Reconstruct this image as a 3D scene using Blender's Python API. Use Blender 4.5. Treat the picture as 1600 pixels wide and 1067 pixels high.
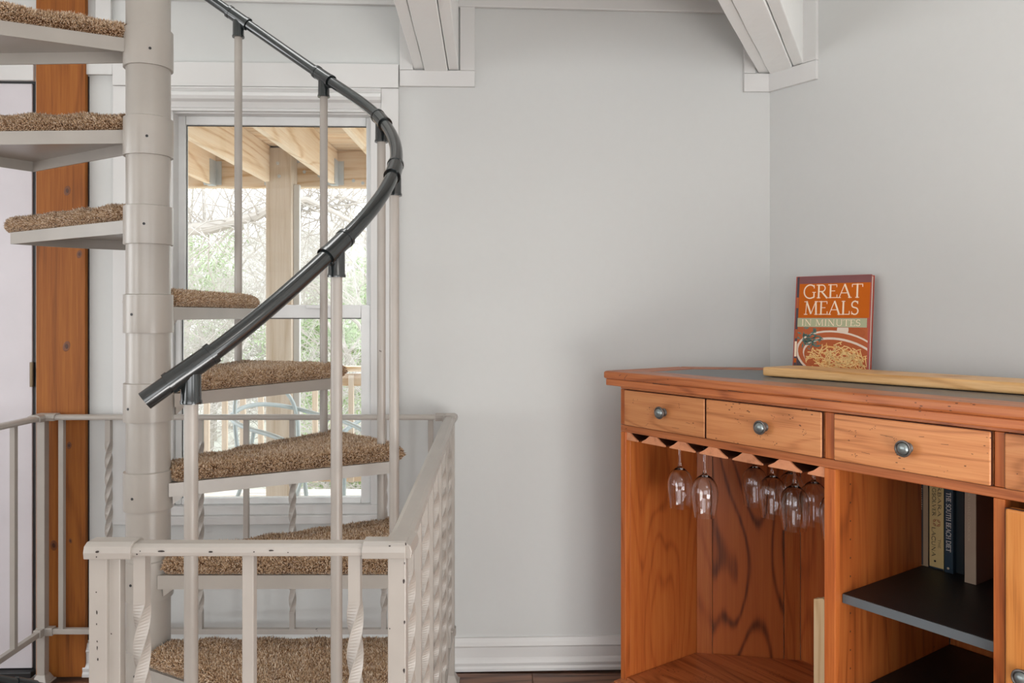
import bpy, bmesh, math, random
import numpy as np
from math import sin, cos, pi, radians as R
from mathutils import Vector, Matrix
random.seed(7); rng = np.random.default_rng(7)
for o in list(bpy.data.objects): bpy.data.objects.remove(o)
S = bpy.context.scene; COL = S.collection

# ------------------------------------------------------------------ camera
EYE = 1.25; F = 1226.0; HOR = 491.0
cam = bpy.data.objects.new('camera', bpy.data.cameras.new('camera')); COL.objects.link(cam)
cam.location = (0, 0, EYE); cam.rotation_euler = (pi/2, 0, 0)
cam.data.sensor_width = 36; cam.data.lens = F/1600*36; cam.data.shift_y = -(533.5-HOR)/1600
cam.data.clip_start = 0.02; cam.data.clip_end = 400
S.camera = cam
# ------------------------------------------------------------------ world, lights, exposure
w = bpy.data.worlds.new('world'); S.world = w; w.use_nodes = True
nt = w.node_tree; bg = nt.nodes['Background']
tc = nt.nodes.new('ShaderNodeTexCoord'); sp = nt.nodes.new('ShaderNodeSeparateXYZ'); cr = nt.nodes.new('ShaderNodeValToRGB')
nt.links.new(tc.outputs['Generated'], sp.inputs[0]); nt.links.new(sp.outputs['Z'], cr.inputs[0]); nt.links.new(cr.outputs[0], bg.inputs[0])
cr.color_ramp.elements[0].position = 0.0; cr.color_ramp.elements[0].color = (0.97, 0.98, 1.0, 1)
cr.color_ramp.elements[1].position = 0.8; cr.color_ramp.elements[1].color = (0.86, 0.93, 1.0, 1)
bg.inputs[1].default_value = 3.9
S.view_settings.view_transform = 'Standard'; S.view_settings.look = 'None'
S.view_settings.exposure = -0.24; S.view_settings.gamma = 1; S.view_settings.use_curve_mapping = False
def area(name, loc, target, sx, sy, power, col=(1, 1, 1)):
    l = bpy.data.lights.new(name, 'AREA'); l.shape = 'RECTANGLE'; l.size = sx; l.size_y = sy; l.energy = power; l.color = col
    o = bpy.data.objects.new(name, l); COL.objects.link(o); o.location = loc
    o.rotation_euler = (Vector(target)-Vector(loc)).to_track_quat('-Z', 'Y').to_euler(); return o
# area fill added at guessed rear and right openings; the left window brings main daylight
area('rear_fill', (0.95, -2.86, 1.35), (1.7, 2, 1.2), 2.8, 1.6, 19, (0.99, 1, 1))
area('left_window_daylight', (-3.8, 0.75, 1.35), (1.8, 1.0, 1.2), 1.6, 1.5, 36, (0.97, 0.99, 1.0))
area('rear_left_fill', (-3.2, -1.35, 1.35), (2.2, 0.3, 1.3), 1.5, 1.4, 20, (0.98, 1, 1.0))
area('right_fill', (2.95, -1.95, 1.35), (-1, 1.5, 1.1), 1.5, 1.6, 8, (1, 1, 0.98))
# unseen fill lights added overhead, up toward the beams and over the stair
area('ceiling_fill', (1.0, -0.4, 2.34), (1.0, -0.4, 0), 0.8, 0.8, 10, (1, 0.97, 0.92))
area('upward_fill', (1.5, -0.5, 0.35), (0.6, 1.6, 2.4), 1.6, 0.8, 52, (1, 0.99, 0.97))  # added low behind the camera to brighten the beam undersides
area('loft_fill', (-0.95, 1.9, 4.25), (-0.95, 1.9, 0), 1.0, 1.2, 32, (1, 1, 0.99))  # added inside the closed shaft to brighten the tread tops

# ------------------------------------------------------------------ helpers
def tag(o, label=None, cat=None, group=None, kind=None):
    if label: o['label'] = label
    if cat: o['category'] = cat
    if group: o['group'] = group
    if kind: o['kind'] = kind
    return o
def empty(name, loc=(0, 0, 0), rz=0, parent=None):
    o = bpy.data.objects.new(name, None); COL.objects.link(o); o.location = loc; o.rotation_euler = (0, 0, rz)
    o.empty_display_size = 0.05
    if parent: o.parent = parent
    return o
class MB:
    def __init__(s): s.v = []; s.f = []
    def add(s, vs, fs):
        n = len(s.v); s.v += [tuple(v) for v in vs]; s.f += [tuple(i+n for i in f) for f in fs]; return s
    def box(s, x0, x1, y0, y1, z0, z1):
        return s.add([(x0,y0,z0),(x1,y0,z0),(x1,y1,z0),(x0,y1,z0),(x0,y0,z1),(x1,y0,z1),(x1,y1,z1),(x0,y1,z1)],
                     [(0,3,2,1),(4,5,6,7),(0,1,5,4),(1,2,6,5),(2,3,7,6),(3,0,4,7)])
    def prism(s, poly, z0, z1):
        n = len(poly)
        return s.add([(x,y,z0) for x,y in poly]+[(x,y,z1) for x,y in poly],
                     [tuple(range(n-1,-1,-1)), tuple(range(n,2*n))]+[(i,(i+1)%n,n+(i+1)%n,n+i) for i in range(n)])
    def prism_y(s, poly, y0, y1):      # poly in x,z
        n = len(poly)
        return s.add([(x,y0,z) for x,z in poly]+[(x,y1,z) for x,z in poly],
                     [tuple(range(n)), tuple(range(2*n-1,n-1,-1))]+[((i+1)%n,i,n+i,n+(i+1)%n) for i in range(n)])
    def prism_x(s, poly, x0, x1):      # poly in y,z
        n = len(poly)
        return s.add([(x0,y,z) for y,z in poly]+[(x1,y,z) for y,z in poly],
                     [tuple(range(n-1,-1,-1)), tuple(range(n,2*n))]+[(i,(i+1)%n,n+(i+1)%n,n+i) for i in range(n)])
    def lathe(s, prof, seg=24, c=(0,0,0), axis='z', closed=False):
        n = len(prof); vs = []
        for k in range(seg):
            a = 2*pi*k/seg
            for r, h in prof:
                p = (r*cos(a), r*sin(a), h)
                if axis == 'y': p = (r*cos(a), h, r*sin(a))
                vs.append((p[0]+c[0], p[1]+c[1], p[2]+c[2]))
        fs = []
        m = n if closed else n-1
        for k in range(seg):
            for j in range(m):
                a0 = k*n+j; a1 = k*n+(j+1)%n; b0 = ((k+1)%seg)*n+j; b1 = ((k+1)%seg)*n+(j+1)%n
                fs.append((a0,b0,b1,a1) if axis == 'z' else (a0,a1,b1,b0))
        return s.add(vs, fs)
    def tube(s, pts, r, seg=10, caps=True, up=(0,0,1)):
        pts = [Vector(p) for p in pts]; n = len(pts); rr = r if hasattr(r, '__len__') else [r]*n
        vs = []; prev = None
        for i, p in enumerate(pts):
            t = (pts[min(i+1,n-1)]-pts[max(i-1,0)]).normalized()
            if prev is None:
                a = Vector(up) if abs(t.dot(Vector(up))) < 0.95 else Vector((1,0,0)); x = t.cross(a).normalized()
            else:
                x = (prev - t*prev.dot(t)).normalized()
            prev = x; y = t.cross(x)
            for k in range(seg):
                a = 2*pi*k/seg; vs.append(p + (x*cos(a)+y*sin(a))*rr[i])
        fs = [(i*seg+k, i*seg+(k+1)%seg, (i+1)*seg+(k+1)%seg, (i+1)*seg+k) for i in range(n-1) for k in range(seg)]
        if caps: fs += [tuple(range(seg-1,-1,-1)), tuple((n-1)*seg+k for k in range(seg))]
        return s.add(vs, fs)
    def mesh(s, name, mat, smooth=False):
        me = bpy.data.meshes.new(name); me.from_pydata(s.v, [], s.f); me.validate()
        b = bmesh.new(); b.from_mesh(me); bmesh.ops.recalc_face_normals(b, faces=b.faces); b.to_mesh(me); b.free()
        if mat: me.materials.append(mat)
        if smooth:
            me.polygons.foreach_set('use_smooth', [True]*len(me.polygons))
            me.set_sharp_from_angle(angle=R(40))
        return me
    def build(s, name, mat, parent=None, loc=(0,0,0), rz=0, bevel=0, smooth=False, rot=None, seg=2):
        o = bpy.data.objects.new(name, s.mesh(name, mat, smooth)); COL.objects.link(o)
        o.location = loc; o.rotation_euler = rot if rot else (0,0,rz)
        if parent: o.parent = parent
        if bevel:
            m = o.modifiers.new('bevel', 'BEVEL'); m.width = bevel; m.segments = seg; m.limit_method = 'ANGLE'; m.angle_limit = R(40)
            m.harden_normals = False
        return o
def inst(o, parent, loc=(0,0,0), rz=0, label=None):
    c = o.copy(); COL.objects.link(c); c.parent = parent; c.location = loc; c.rotation_euler = (0,0,rz)
    if label: c['label'] = label
    return c
def copy_tree(o, parent=None):
    c = o.copy(); COL.objects.link(c); c.parent = parent
    for ch in list(o.children): copy_tree(ch, c)
    return c
# frame of the back wall (runs 1.85 degrees off square) and of the slanting right wall / cabinet
WA = R(1.85); WD = Vector((cos(WA), sin(WA))); WN = Vector((-sin(WA), cos(WA))); CORN = Vector((0.9217, 2.804))
def ws(px, off=0):     # distance along the wall of a pixel column; off < 0 is into the room
    r = (px-800)/F; t = (CORN.dot(WN)+off)/(WN.x*r+WN.y); return (Vector((r*t, t))-CORN).dot(WD), t
def wx(px, off=0): return ws(px, off)[0]
def wz(py, px=420, off=0): return EYE-(py-HOR)*ws(px, off)[1]/F
CA = R(-55); CO = Vector((0.291, 2.508))
CU = Vector((cos(CA), sin(CA))); CV = Vector((-sin(CA), cos(CA)))
def cw(u, v, z=0): p = CO+CU*u+CV*v; return (p.x, p.y, z)
def cu(px, v):         # u of a pixel column on the plane v of the cabinet
    r = (px-800)/F; b = CO+CV*v; return (r*b.y-b.x)/(CU.x-r*CU.y)
def cz(px, py, v): u = cu(px, v); return EYE-(py-HOR)*cw(u, v)[1]/F

# ------------------------------------------------------------------ materials
def newmat(name):
    m = bpy.data.materials.new(name); m.use_nodes = True; nt = m.node_tree
    return m, nt, nt.nodes['Principled BSDF']
def N(nt, t, **k):
    n = nt.nodes.new(t)
    for a, b in k.items():
        if a in n.inputs: n.inputs[a].default_value = b
        else: setattr(n, a, b)
    return n
def ramp(nt, stops):
    r = nt.nodes.new('ShaderNodeValToRGB'); e = r.color_ramp.elements
    while len(e) > 1: e.remove(e[-1])
    e[0].position = stops[0][0]; e[0].color = (*stops[0][1], 1)
    for p, c in stops[1:]:
        q = e.new(p); q.color = (*c, 1)
    return r
def srgb(r, g, b):
    f = lambda c: (c/255/12.92 if c/255 <= 0.04045 else ((c/255+0.055)/1.055)**2.4); return (f(r), f(g), f(b))
def plain(name, col, rough=0.6, metal=0, bump=0, bscale=200, spec=0.5, var=0.07):
    m, nt, b = newmat(name); b.inputs['Base Color'].default_value = (*col, 1); b.inputs['Roughness'].default_value = rough
    b.inputs['Metallic'].default_value = metal; b.inputs['Specular IOR Level'].default_value = spec
    t = nt.nodes.new('ShaderNodeTexCoord'); n = N(nt, 'ShaderNodeTexNoise', Scale=bscale/10, Detail=4.0)
    nt.links.new(t.outputs['Object'], n.inputs['Vector'])
    r = ramp(nt, [(0.3, tuple(c*(1-var) for c in col)), (0.7, col)]); nt.links.new(n.outputs['Fac'], r.inputs[0]); nt.links.new(r.outputs[0], b.inputs['Base Color'])
    if bump:
        n2 = N(nt, 'ShaderNodeTexNoise', Scale=float(bscale), Detail=3.0); nt.links.new(t.outputs['Object'], n2.inputs['Vector'])
        bp = N(nt, 'ShaderNodeBump', Strength=bump, Distance=0.002); nt.links.new(n2.outputs['Fac'], bp.inputs['Height']); nt.links.new(bp.outputs[0], b.inputs['Normal'])
    return m
def chipped(name, col, rough=0.3, amount=0.5):
    m, nt, b = newmat(name); t = nt.nodes.new('ShaderNodeTexCoord')
    n = N(nt, 'ShaderNodeTexNoise', Scale=7.0, Detail=5.0); r = ramp(nt, [(0.35, tuple(c*0.9 for c in col)), (0.65, col)])
    nt.links.new(t.outputs['Object'], n.inputs['Vector']); nt.links.new(n.outputs['Fac'], r.inputs[0])
    v = N(nt, 'ShaderNodeTexNoise', Scale=55.0, Detail=4.0, Roughness=0.6)
    mp = N(nt, 'ShaderNodeMapping'); mp.inputs['Scale'].default_value = (1, 1, 0.6); nt.links.new(t.outputs['Object'], mp.inputs[0]); nt.links.new(mp.outputs[0], v.inputs['Vector'])
    v2 = N(nt, 'ShaderNodeTexNoise', Scale=9.0, Detail=2.0); nt.links.new(t.outputs['Object'], v2.inputs['Vector'])
    ad = N(nt, 'ShaderNodeMath', operation='ADD'); nt.links.new(v.outputs['Fac'], ad.inputs[0]); nt.links.new(v2.outputs['Fac'], ad.inputs[1])
    th = 1.47-0.06*amount
    rr = ramp(nt, [(th/2, (0,0,0)), (th/2+0.004, (1,1,1))]); hv = N(nt, 'ShaderNodeMath', operation='MULTIPLY'); hv.inputs[1].default_value = 0.5
    nt.links.new(ad.outputs[0], hv.inputs[0]); nt.links.new(hv.outputs[0], rr.inputs[0])
    mx = N(nt, 'ShaderNodeMix', data_type='RGBA'); mx.inputs['B'].default_value = (0.05, 0.035, 0.03, 1)
    nt.links.new(rr.outputs[0], mx.inputs['Factor']); nt.links.new(r.outputs[0], mx.inputs[6]); mx.inputs[7].default_value = (0.05, 0.03, 0.025, 1)
    nt.links.new(mx.outputs[2], b.inputs['Base Color'])
    n3 = N(nt, 'ShaderNodeTexNoise', Scale=60.0, Detail=2.0); nt.links.new(t.outputs['Object'], n3.inputs['Vector'])
    bp = N(nt, 'ShaderNodeBump', Strength=0.05, Distance=0.002); nt.links.new(n3.outputs['Fac'], bp.inputs['Height']); nt.links.new(bp.outputs[0], b.inputs['Normal'])
    b.inputs['Roughness'].default_value = rough
    return m
def wood(name, dark, mid, light, axis='x', rings=9.0, sc=3.2, rough=0.35, figure=0.55, wear=0, fibre=1.0, coat=0.0):
    """plain-sawn figure: contour bands of a noise stretched along the grain, plus fine pores"""
    m, nt, b = newmat(name); L = nt.links.new
    t = nt.nodes.new('ShaderNodeTexCoord'); oi = nt.nodes.new('ShaderNodeObjectInfo')
    mu = N(nt, 'ShaderNodeMath', operation='MULTIPLY'); mu.inputs[1].default_value = 17.3; L(oi.outputs['Random'], mu.inputs[0])
    cb = nt.nodes.new('ShaderNodeCombineXYZ'); [L(mu.outputs[0], cb.inputs[i]) for i in range(3)]
    va = N(nt, 'ShaderNodeVectorMath', operation='ADD'); L(t.outputs['Object'], va.inputs[0]); L(cb.outputs[0], va.inputs[1])
    k = {'x': 0, 'y': 1, 'z': 2}[axis]
    def stretched(a, bb):
        mp = nt.nodes.new('ShaderNodeMapping'); s = [a, a, a]; s[k] = bb; mp.inputs['Scale'].default_value = s; L(va.outputs[0], mp.inputs[0]); return mp
    m1 = stretched(sc, sc*0.16); n1 = N(nt, 'ShaderNodeTexNoise', Scale=1.0, Detail=1.5, Roughness=0.45, Distortion=0.3); L(m1.outputs[0], n1.inputs['Vector'])
    a1 = N(nt, 'ShaderNodeMath', operation='MULTIPLY'); a1.inputs[1].default_value = rings*2*pi; L(n1.outputs['Fac'], a1.inputs[0])
    a2 = N(nt, 'ShaderNodeMath', operation='SINE'); L(a1.outputs[0], a2.inputs[0])
    p1 = N(nt, 'ShaderNodeMath', operation='MULTIPLY_ADD'); p1.inputs[1].default_value = 0.5; p1.inputs[2].default_value = 0.5; L(a2.outputs[0], p1.inputs[0])
    p2 = N(nt, 'ShaderNodeMath', operation='POWER'); p2.inputs[1].default_value = 5.0; L(p1.outputs[0], p2.inputs[0])
    a3 = N(nt, 'ShaderNodeMath', operation='MULTIPLY_ADD'); a3.inputs[1].default_value = -0.75*figure; a3.inputs[2].default_value = 0.62; L(p2.outputs[0], a3.inputs[0])
    m2 = stretched(330, 9); n2 = N(nt, 'ShaderNodeTexNoise', Scale=1.0, Detail=2.0); L(m2.outputs[0], n2.inputs['Vector'])
    m4 = stretched(60, 2.2); n4 = N(nt, 'ShaderNodeTexNoise', Scale=1.0, Detail=3.0); L(m4.outputs[0], n4.inputs['Vector'])
    a4 = N(nt, 'ShaderNodeMath', operation='MULTIPLY_ADD'); a4.inputs[1].default_value = 0.55*fibre; L(n2.outputs['Fac'], a4.inputs[0]); L(a3.outputs[0], a4.inputs[2])
    a6 = N(nt, 'ShaderNodeMath', operation='MULTIPLY_ADD'); a6.inputs[1].default_value = 0.8*fibre; L(n4.outputs['Fac'], a6.inputs[0]); L(a4.outputs[0], a6.inputs[2])
    a5 = N(nt, 'ShaderNodeMath', operation='SUBTRACT'); a5.inputs[1].default_value = 0.675*fibre; L(a6.outputs[0], a5.inputs[0])
    r = ramp(nt, [(0.05, dark), (0.5, mid), (0.95, light)]); L(a5.outputs[0], r.inputs[0])
    out = r.outputs[0]
    # piece to piece tone
    hv = nt.nodes.new('ShaderNodeHueSaturation'); mr = N(nt, 'ShaderNodeMapRange'); mr.inputs['To Min'].default_value = 0.86; mr.inputs['To Max'].default_value = 1.12
    L(oi.outputs['Random'], mr.inputs['Value']); L(mr.outputs[0], hv.inputs['Value']); L(out, hv.inputs['Color']); out = hv.outputs[0]
    if wear:
        m3 = stretched(150, 60); v = N(nt, 'ShaderNodeTexVoronoi', Scale=1.0); L(m3.outputs[0], v.inputs['Vector'])
        n3 = N(nt, 'ShaderNodeTexNoise', Scale=11.0, Detail=2.0); L(va.outputs[0], n3.inputs['Vector'])
        s1 = N(nt, 'ShaderNodeMath', operation='LESS_THAN'); s1.inputs[1].default_value = 0.2; L(v.outputs['Distance'], s1.inputs[0])
        s2 = N(nt, 'ShaderNodeMath', operation='GREATER_THAN'); s2.inputs[1].default_value = 0.64-0.02*wear; L(n3.outputs['Fac'], s2.inputs[0])
        s3 = N(nt, 'ShaderNodeMath', operation='MULTIPLY'); L(s1.outputs[0], s3.inputs[0]); L(s2.outputs[0], s3.inputs[1])
        s4 = N(nt, 'ShaderNodeMath', operation='MULTIPLY'); s4.inputs[1].default_value = 0.8; L(s3.outputs[0], s4.inputs[0])
        mx = N(nt, 'ShaderNodeMix', data_type='RGBA'); L(s4.outputs[0], mx.inputs['Factor']); L(out, mx.inputs[6]); mx.inputs[7].default_value = (0.04, 0.015, 0.008, 1); out = mx.outputs[2]
    L(out, b.inputs['Base Color']); b.inputs['Roughness'].default_value = rough; b.inputs['Specular IOR Level'].default_value = 0.35
    bp = N(nt, 'ShaderNodeBump', Strength=0.18, Distance=0.001); L(a5.outputs[0], bp.inputs['Height']); L(bp.outputs[0], b.inputs['Normal'])
    if coat: b.inputs['Coat Weight'].default_value = coat; b.inputs['Coat Roughness'].default_value = 0.15
    return m
M = {}
M['wall'] = plain('wall_paint', srgb(202, 203, 201), 0.85, bump=0.05, bscale=350, var=0.012)
M['trim'] = plain('white_trim_paint', srgb(210, 209, 207), 0.42, bump=0.05, bscale=40, var=0.02)
M['beam'] = plain('painted_beam', srgb(242, 243, 241), 0.4, bump=0.6, bscale=26, var=0.03)
M['ceiling'] = plain('ceiling_paint', srgb(228, 226, 222), 0.9)
M['vinyl'] = plain('window_vinyl', srgb(226, 227, 226), 0.35)
M['doorp'] = plain('door_paint', srgb(205, 200, 204), 0.5, bump=0.1, bscale=60)
M['black'] = plain('black_rubber', (0.012, 0.012, 0.013), 0.5)
M['enamel'] = chipped('white_enamel', srgb(163, 157, 149), 0.28, 0.5)
M['enamelr'] = chipped('worn_white_enamel', srgb(170, 163, 155), 0.33, 1.8)
M['abs'] = plain('black_handrail_plastic', (0.017, 0.021, 0.022), 0.17, spec=0.9)
M['absend'] = plain('inside_of_tube', (0.01, 0.01, 0.01), 0.7)
M['oakx'] = wood('cabinet_oak_x', srgb(112, 56, 28), srgb(176, 100, 56), srgb(202, 128, 78), 'x', 12, 5, 0.38, 0.35, wear=1, coat=0.15)
M['oakz'] = wood('cabinet_oak_z', srgb(112, 54, 24), srgb(176, 92, 42), srgb(198, 118, 58), 'z', 12, 5, 0.4, 0.3, coat=0.1)
M['oaky'] = wood('cabinet_oak_y', srgb(116, 58, 32), srgb(176, 98, 54), srgb(196, 120, 70), 'y', 12, 5, 0.4, 0.35)
M['oakfig'] = wood('cabinet_veneer', srgb(96, 46, 20), srgb(172, 90, 42), srgb(190, 108, 52), 'z', 20, 4.0, 0.4, 0.65, fibre=0.7)
M['drawer'] = wood('drawer_oak', srgb(146, 86, 46), srgb(200, 130, 80), srgb(220, 156, 102), 'x', 14, 6, 0.4, 0.35, wear=2, coat=0.15)
M['door_oak'] = wood('door_oak', srgb(150, 84, 34), srgb(206, 130, 62), srgb(220, 150, 80), 'z', 12, 6, 0.4, 0.25, coat=0.15)
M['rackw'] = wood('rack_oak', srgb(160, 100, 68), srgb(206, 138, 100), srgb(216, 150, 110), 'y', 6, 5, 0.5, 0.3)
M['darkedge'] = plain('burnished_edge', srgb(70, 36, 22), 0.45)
M['slate'] = plain('slate_inset', srgb(92, 96, 98), 0.32, bump=0.2, bscale=120)
M['blackshelf'] = plain('black_laminate', (0.011, 0.011, 0.012), 0.5, bump=0.2, bscale=300)
M['shelfedge'] = plain('grey_worn_edge', srgb(98, 104, 108), 0.4)
M['pewter'] = plain('pewter', srgb(140, 148, 148), 0.3, metal=0.7)
M['pewterd'] = plain('dark_pewter', srgb(112, 106, 102), 0.38, metal=0.7)
M['cedar'] = wood('cedar', srgb(84, 42, 10), srgb(136, 76, 22), srgb(160, 98, 36), 'z', 9, 3.5, 0.6, 0.25)
M['pine'] = wood('pale_pine', srgb(214, 178, 130), srgb(232, 204, 160), srgb(240, 216, 178), 'z', 10, 6, 0.5, 0.5)
M['boardw'] = wood('cutting_board_wood', srgb(182, 132, 76), srgb(214, 166, 108), srgb(232, 192, 138), 'x', 9, 6, 0.4, 0.5)
M['floorw'] = wood('floor_boards', srgb(74, 46, 34), srgb(122, 84, 64), srgb(152, 112, 88), 'x', 9, 4, 0.38, 0.55)
M['outw'] = wood('weathered_lumber_y', srgb(206, 172, 132), srgb(234, 212, 184), srgb(244, 230, 210), 'y', 9, 3, 0.8, 0.5)
M['outwx'] = wood('weathered_lumber_x', srgb(206, 168, 126), srgb(236, 210, 180), srgb(246, 230, 208), 'x', 9, 3, 0.8, 0.5)
M['outwz'] = wood('weathered_lumber_z', srgb(196, 176, 152), srgb(216, 200, 182), srgb(228, 216, 202), 'z', 9, 3, 0.8, 0.4)
M['outdeck'] = wood('deck_boards', srgb(180, 170, 160), srgb(216, 208, 200), srgb(232, 226, 220), 'x', 8, 3, 0.8, 0.5)
M['galv'] = plain('galvanised_steel', srgb(200, 206, 210), 0.45, metal=0.3)
M['chairm'] = plain('pale_grey_tube', srgb(190, 200, 202), 0.4, metal=0.1)
M['sling'] = plain('pale_green_sling', srgb(206, 222, 220), 0.8)
M['bark'] = plain('pale_bark', srgb(188, 180, 172), 0.95, bump=0.5, bscale=30)
M['twig'] = plain('pale_twigs', srgb(192, 185, 178), 0.95)
M['leaf'] = plain('bright_leaves', srgb(184, 200, 150), 0.8)
M['needle'] = plain('pine_needles', srgb(176, 192, 150), 0.8)
M['hill'] = plain('winter_hillside', srgb(200, 196, 184), 1.0, bump=0.5, bscale=20)
# carpet pile
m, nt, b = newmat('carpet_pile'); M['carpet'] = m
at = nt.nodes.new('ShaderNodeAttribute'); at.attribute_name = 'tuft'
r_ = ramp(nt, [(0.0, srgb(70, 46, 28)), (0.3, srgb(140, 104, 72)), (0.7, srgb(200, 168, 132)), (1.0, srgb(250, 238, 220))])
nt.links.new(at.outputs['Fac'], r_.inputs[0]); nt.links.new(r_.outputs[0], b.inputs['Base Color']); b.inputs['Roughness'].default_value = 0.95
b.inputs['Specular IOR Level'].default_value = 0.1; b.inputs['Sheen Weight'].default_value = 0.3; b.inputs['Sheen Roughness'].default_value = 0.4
# window glass and drinking glass
m, nt, b = newmat('window_glass'); M['glass'] = m; nt.nodes.remove(b)
tr = nt.nodes.new('ShaderNodeBsdfTransparent'); tr.inputs[0].default_value = (0.97, 0.985, 0.98, 1); gl = nt.nodes.new('ShaderNodeBsdfGlossy'); gl.inputs['Roughness'].default_value = 0.02
fr = N(nt, 'ShaderNodeFresnel', IOR=1.45); mx = nt.nodes.new('ShaderNodeMixShader'); out = nt.nodes['Material Output']
nt.links.new(fr.outputs[0], mx.inputs[0]); nt.links.new(tr.outputs[0], mx.inputs[1]); nt.links.new(gl.outputs[0], mx.inputs[2]); nt.links.new(mx.outputs[0], out.inputs[0])
m, nt, b = newmat('drinking_glass'); M['wine'] = m
b.inputs['Base Color'].default_value = (1, 1, 1, 1); b.inputs['Transmission Weight'].default_value = 1; b.inputs['Roughness'].default_value = 0.01; b.inputs['IOR'].default_value = 1.5

# ------------------------------------------------------------------ room shell
def wframe(name='x'): return ((CORN.x, CORN.y, 0), WA)
WL, WR = wframe()
CEIL = 2.42; TH = 0.16
# window and door openings, from the wall plane
wo0, wo1 = wx(258), wx(600); wz1 = wz(141); wz0 = wz(815)
dx0, dx1 = wx(52)-0.82, wx(56); dz1 = wz(127, 26)
xl = -4.15
mb = MB()
mb.box(xl, dx0, 0, TH, 0, CEIL); mb.box(dx0, dx1, 0, TH, dz1, CEIL); mb.box(dx1, wo0, 0, TH, 0, CEIL)
mb.box(wo0, wo1, 0, TH, 0, wz0); mb.box(wo0, wo1, 0, TH, wz1, CEIL); mb.box(wo1, 0.12, 0, TH, 0, CEIL)
tag(mb.build('wall_back', M['wall'], None, WL, WR), kind='structure')
tag(MB().box(0, 4.9, 0, TH, 0, CEIL).build('wall_right', M['wall'], None, WL, CA), kind='structure')
P0 = CORN; P1 = CORN+CU*4.9; P5 = CORN-WD*4.15; P2 = Vector((2.3, -3.0)); P3 = Vector((-2.6, -3.0)); P4 = Vector((-4.3, 0.2))
def wall_seg(name, a, b, openings):
    d = (b-a); Lg = d.length; ang = math.atan2(d.y, d.x); x = 0; mb = MB()
    for o0, o1, z0, z1 in openings:
        mb.box(x, o0, -TH, 0, 0, CEIL); mb.box(o0, o1, -TH, 0, 0, z0); mb.box(o0, o1, -TH, 0, z1, CEIL); x = o1
    mb.box(x, Lg, -TH, 0, 0, CEIL)
    w_ = tag(mb.build(name, M['wall'], None, (a.x, a.y, 0), ang), kind='structure')
    for o0, o1, z0, z1 in openings:
        f = MB()
        for (p, q, r1, r2) in ((o0, o0+.05, z0, z1), (o1-.05, o1, z0, z1), (o0, o1, z0, z0+.05), (o0, o1, z1-.05, z1), ((o0+o1)/2-.025, (o0+o1)/2+.025, z0, z1)): f.box(p, q, -.1, -.05, r1, r2)
        g = f.build('window_frame', M['vinyl'], w_)
# walls listed so that their outside lies on the negative side of the segment direction
wall_seg('wall_rear_left', P4, P3, [(0.9, 2.6, .6, 2.1)]); wall_seg('wall_rear', P3, P2, [(0.8, 4.4, .5, 2.15)])
wall_seg('wall_rear_right', P2, P1, [(0.35, 1.9, .6, 2.1)]); wall_seg('wall_left', P5, P4, [(0.6, 2.3, .6, 2.1)])
# floor: sub-slab with the stairwell opening, planks on top
HX0, HX1, HY0, HY1 = -1.53, -0.25, 1.21, 2.62
fp = [P0, P1, P2, P3, P4, P5]
mb = MB()
for (x0, x1, y0, y1) in ((-4.6, HX0, -3.2, 3.0), (HX1, 4.0, -3.2, 3.0), (HX0, HX1, -3.2, HY0), (HX0, HX1, HY1, 3.0)): mb.box(x0, x1, y0, y1, -0.24, -0.014)
floor = tag(mb.build('floor', M['floorw']), kind='structure')
def row_span(y):
    xs = []
    for i in range(6):
        a, b = fp[i], fp[(i+1) % 6]
        if (a.y-y)*(b.y-y) < 0: xs.append(a.x+(b.x-a.x)*(y-a.y)/(b.y-a.y))
    return (min(xs), max(xs)) if len(xs) >= 2 else None
y = -2.99; PW = 0.108; k = 0
while y < 2.8:
    y1 = y+PW-0.002; s0 = row_span(y+.01); s1 = row_span(min(y1, 2.79))
    if s0 and s1:
        a0, a1 = max(s0[0], s1[0]), min(s0[1], s1[1])
        segs = [(a0, a1)] if (y1 < HY0 or y > HY1) else [(a0, HX0), (HX1, a1)]
        for (p, q) in segs:
            x = p
            while x < q-0.05:
                x2 = min(x+random.uniform(1.1, 2.2), q)
                if y < -0.5: x2 = q
                MB().box(x+.001, x2-.001, y, y1, -0.014, 0.0).build('plank', M['floorw'], floor, bevel=0.0015, seg=1); x = x2
    y += PW
tag(MB().box(-4.6, 4.0, -3.2, 3.0, -2.75, -2.6).build('floor_lower', M['floorw']), kind='structure')
mb = MB(); mb.box(HX0-.3, HX0-.02, HY0-.3, HY1+.3, -2.6, -.24); mb.box(HX1+.02, HX1+.3, HY0-.3, HY1+.3, -2.6, -.24); mb.box(HX0, HX1, HY1+.02, HY1+.3, -2.6, -.24)
tag(mb.build('wall_stairwell_lower', M['wall']), kind='structure')
# ceiling with opening for the stair, short loft shaft above
CX0, CX1, CY0, CY1 = -1.62, -0.40, 1.2, 2.6
mb = MB()
for (x0, x1, y0, y1) in ((-4.6, CX0, -3.2, 3.0), (CX1, 4.0, -3.2, 3.0), (CX0, CX1, -3.2, CY0), (CX0, CX1, CY1, 3.0)): mb.box(x0, x1, y0, y1, CEIL, CEIL+.2)
tag(mb.build('ceiling', M['ceiling']), kind='structure')
mb = MB(); a = .1; H2 = 4.4
mb.box(CX0-a, CX0, CY0-a, CY1+a, CEIL+.2, H2); mb.box(CX1, CX1+a, CY0-a, CY1+a, CEIL+.2, H2); mb.box(CX0, CX1, CY1, CY1+a, CEIL+.2, H2); mb.box(CX0, CX1, CY0-a, CY0, CEIL+.2, H2); mb.box(CX0-a, CX1+a, CY0-a, CY1+a, H2, H2+.1)
tag(mb.build('wall_loft', M['wall']), kind='structure')
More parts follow.
